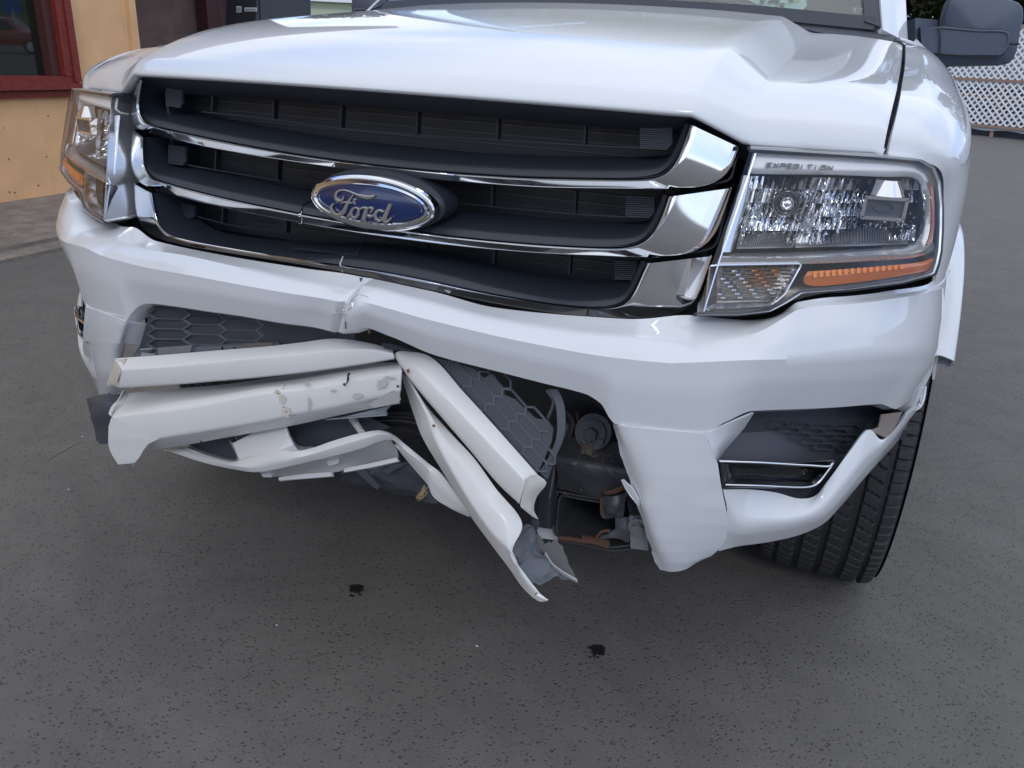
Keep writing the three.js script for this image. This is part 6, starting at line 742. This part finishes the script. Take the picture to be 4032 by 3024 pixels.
// ---------------------------------------------------------------- what stands behind and beside the camera, met in glass and chrome
{
  const hs = thing('white_house', 'white boarded house with grey framed windows facing the SUV', 'building');
  part('wall', box(15, 3.6, .3, 4.5, 1.8, 17.5), std(.62, .63, .64, .8), hs); part('gable', plate([V(-3.3, 3.6, 17.4), V(12.3, 3.6, 17.4), V(4.5, 5.8, 17.4)], .3, { face: V(4, 3, 0) }), std(.60, .61, .62, .8), hs); part('roof', [box(8.6, .2, 3, .4, 4.85, 18.2, [0, 0, .275]), box(8.6, .2, 3, 8.6, 4.85, 18.2, [0, 0, -.275])], std(.10, .10, .11, .8), hs);
  for (const x of [-1.2, 1.6, 4.6, 7.6, 10.4]) { const w = part('window', box(1.3, 1.5, .08, x, 1.9, 17.32), phy(.02, .025, .03, .05), hs); part('window_frame', [box(1.5, .1, .1, x, 2.7, 17.3), box(1.5, .1, .1, x, 1.1, 17.3), box(.1, 1.5, .1, x - .7, 1.9, 17.3), box(.1, 1.5, .1, x + .7, 1.9, 17.3), box(.05, 1.5, .06, x, 1.9, 17.28)], std(.5, .5, .5, .6), w); }
  const hill = new THREE.PlaneGeometry(150, 40, 60, 24); { const p = hill.attributes.position; for (let i = 0; i < p.count; i++) { const x = p.getX(i), y = p.getY(i); p.setZ(i, 2 * fbm(x * .12, y * .12, 3, 4) + (y + 17) * .0); } } hill.computeVertexNormals(); hill.rotateX(-Math.PI / 2 + .42); hill.rotateY(-Math.PI / 2); hill.translate(84, 5.6, -48); struct('hillside', hill, new THREE.MeshStandardMaterial({ map: noiseCol(512, [74, 76, 52], .5, 26, 8, 500), roughness: 1 }));
  const truck = (name, label, x, z, turn, body, seed) => { const t = thing(name, label, 'pickup', 'pickups parked in a row across the yard'); t.position.set(x, 0, z); t.rotation.y = turn; const pm = phy(body[0], body[1], body[2], .4, { clearcoat: 1, clearcoatRoughness: .05 });
    const sec = (z0, x0, y0, y1, cr) => [V(-x0, y0, z0), V(-x0 - .02, (y0 + y1) / 2, z0), V(-x0 + .03, y1 - .05, z0), V(-x0 + .14, y1, z0), V(0, y1 + cr, z0), V(x0 - .14, y1, z0), V(x0 - .03, y1 - .05, z0), V(x0 + .02, (y0 + y1) / 2, z0), V(x0, y0, z0)];
    part('body', loft([sec(2.75, .86, .55, .98, .03), sec(2.6, .93, .45, 1.08, .05), sec(1.3, .96, .42, 1.16, .05), sec(-2.6, .96, .45, 1.12, 0), sec(-2.75, .94, .5, 1.1, 0)], .02, { nu: 30, face: V(0, 8, 0) }), pm, t);
    const cab = (z0, x0, y1) => [V(-x0 - .12, 1.14, z0), V(-x0, y1 - .06, z0), V(-x0 + .12, y1, z0), V(x0 - .12, y1, z0), V(x0, y1 - .06, z0), V(x0 + .12, 1.14, z0)];
    part('cab', loft([[V(-.84, 1.16, 1.25), V(-.8, 1.17, 1.25), V(-.4, 1.18, 1.28), V(.4, 1.18, 1.28), V(.8, 1.17, 1.25), V(.84, 1.16, 1.25)], cab(.55, .66, 1.80), cab(-.5, .68, 1.84), cab(-1.1, .68, 1.80), [V(-.84, 1.12, -1.25), V(-.7, 1.12, -1.26), V(-.3, 1.12, -1.26), V(.3, 1.12, -1.26), V(.7, 1.12, -1.26), V(.84, 1.12, -1.25)]], .02, { nu: 24, face: V(0, 9, 0) }), pm, t);
    part('windshield', plate([V(-.66, 1.22, 1.215), V(.66, 1.22, 1.215), V(.54, 1.74, .665), V(-.54, 1.74, .665)], .01, { face: V(0, 6, 9) }), M.gloss, t);
    for (const s of [-1, 1]) part('side_window', plate([V(s * .82, 1.22, .95), V(s * .72, 1.70, .5), V(s * .73, 1.72, -.95), V(s * .83, 1.2, -1.1)], .01, { face: V(s * 9, 2, 0) }), M.gloss, t);
    part('grille', box(1.1, .3, .05, 0, .88, 2.77), M.chrome, t); part('bumper', box(1.84, .2, .16, 0, .58, 2.82), M.chrome, t); for (const s of [-1, 1]) part('headlight', box(.26, .24, .05, s * .73, .9, 2.76), M.silver, t);
    for (const [wx, wz] of [[.84, 1.8], [-.84, 1.8], [.84, -1.75], [-.84, -1.75]]) { const w = part('wheel', fin(new THREE.CylinderGeometry(.4, .4, .26, 28).rotateZ(Math.PI / 2).translate(wx, .4, wz)), M.rubber, t); part('rim', fin(new THREE.CylinderGeometry(.24, .24, .28, 20).rotateZ(Math.PI / 2).translate(wx, .4, wz)), M.chromeDull, w); } return t; };
  truck('pickup', 'red pickup parked across the yard, mirrored in the building window', 33.5, -33.0, -2.0, [.30, .03, .02], 1); truck('pickup', 'black pickup parked beside the red one', 36.4, -30.2, -2.0, [.012, .013, .016], 2); truck('pickup', 'dark green pickup parked at the end of the row', 39.4, -27.4, -2.0, [.015, .03, .025], 3);
  const sg = thing('blue_sign', 'blue rectangular sign on a white post beyond the pickups', 'sign'); part('panel', box(.06, .9, 1.3, 44, 2.7, -42), std(.03, .12, .5, .5), sg); part('post', cyl(.06, .06, V(44, 0, -42), V(44, 2.6, -42), 10), std(.6, .65, .7, .6), sg);
}
// ---------------------------------------------------------------- marks on the ground
{
  const rnd = mulberry(9); const splat = (u, v, r, n, seed) => { const q = mulberry(seed), c = atY(K.f0(u, v), .003), pts = []; for (let i = 0; i < n; i++) { const a = -i / n * 6.283, k = r * (.6 + .55 * q()); pts.push(V(c.x + Math.cos(a) * k, .003, c.z + Math.sin(a) * k)); } return plate(pts, .001, { face: V(0, 5, 0) }); };
  const oil = std(.012, .011, .011, .5);
  for (const [u, v, r, s, lb] of [[770, 1270, .019, 3, 'round dark oil spot on the asphalt below the hanging trim'], [1290, 1402, .020, 8, 'jagged black oil spot on the asphalt in front of the broken corner']]) { const o = thing('oil_spot', lb, 'stain'); part('stain', splat(u, v, r, 30, s), oil, o); const m = []; for (let i = 0; i < 7; i++) m.push(splat(u + (rnd() - .5) * 34, v + 6 + rnd() * 12, r * .16, 10, s + 20 + i)); part('drops', m, oil, o).userData.kind = 'stuff'; }
  const bits = []; for (const [u, v] of [[598, 1350], [178, 943], [148, 1057], [287, 1005], [248, 958], [1030, 1395]]) { const p = atY(K.f0(u, v), .003); bits.push(fin(new THREE.OctahedronGeometry(.002 + rnd() * .0018, 0).scale(1.3, .6, 1).translate(p.x, p.y, p.z))); }
  const pc = part(numbered('paint_flakes'), bits, std(.62, .62, .58, .7), scene); pc.userData = { kind: 'stuff', label: 'small pale flakes of paint scattered on the asphalt', category: 'debris' };
  const a = atY(K.f0(104, 991), .003), b = atY(K.f0(178, 950), .003); const scr = part(numbered('scratch'), beam(a, b, .0025, .0006), std(.22, .22, .215, .85), scene); scr.userData = { label: 'thin pale scratch across the asphalt beside the SUV', category: 'scratch' };
}
renderer.render(scene, camera);
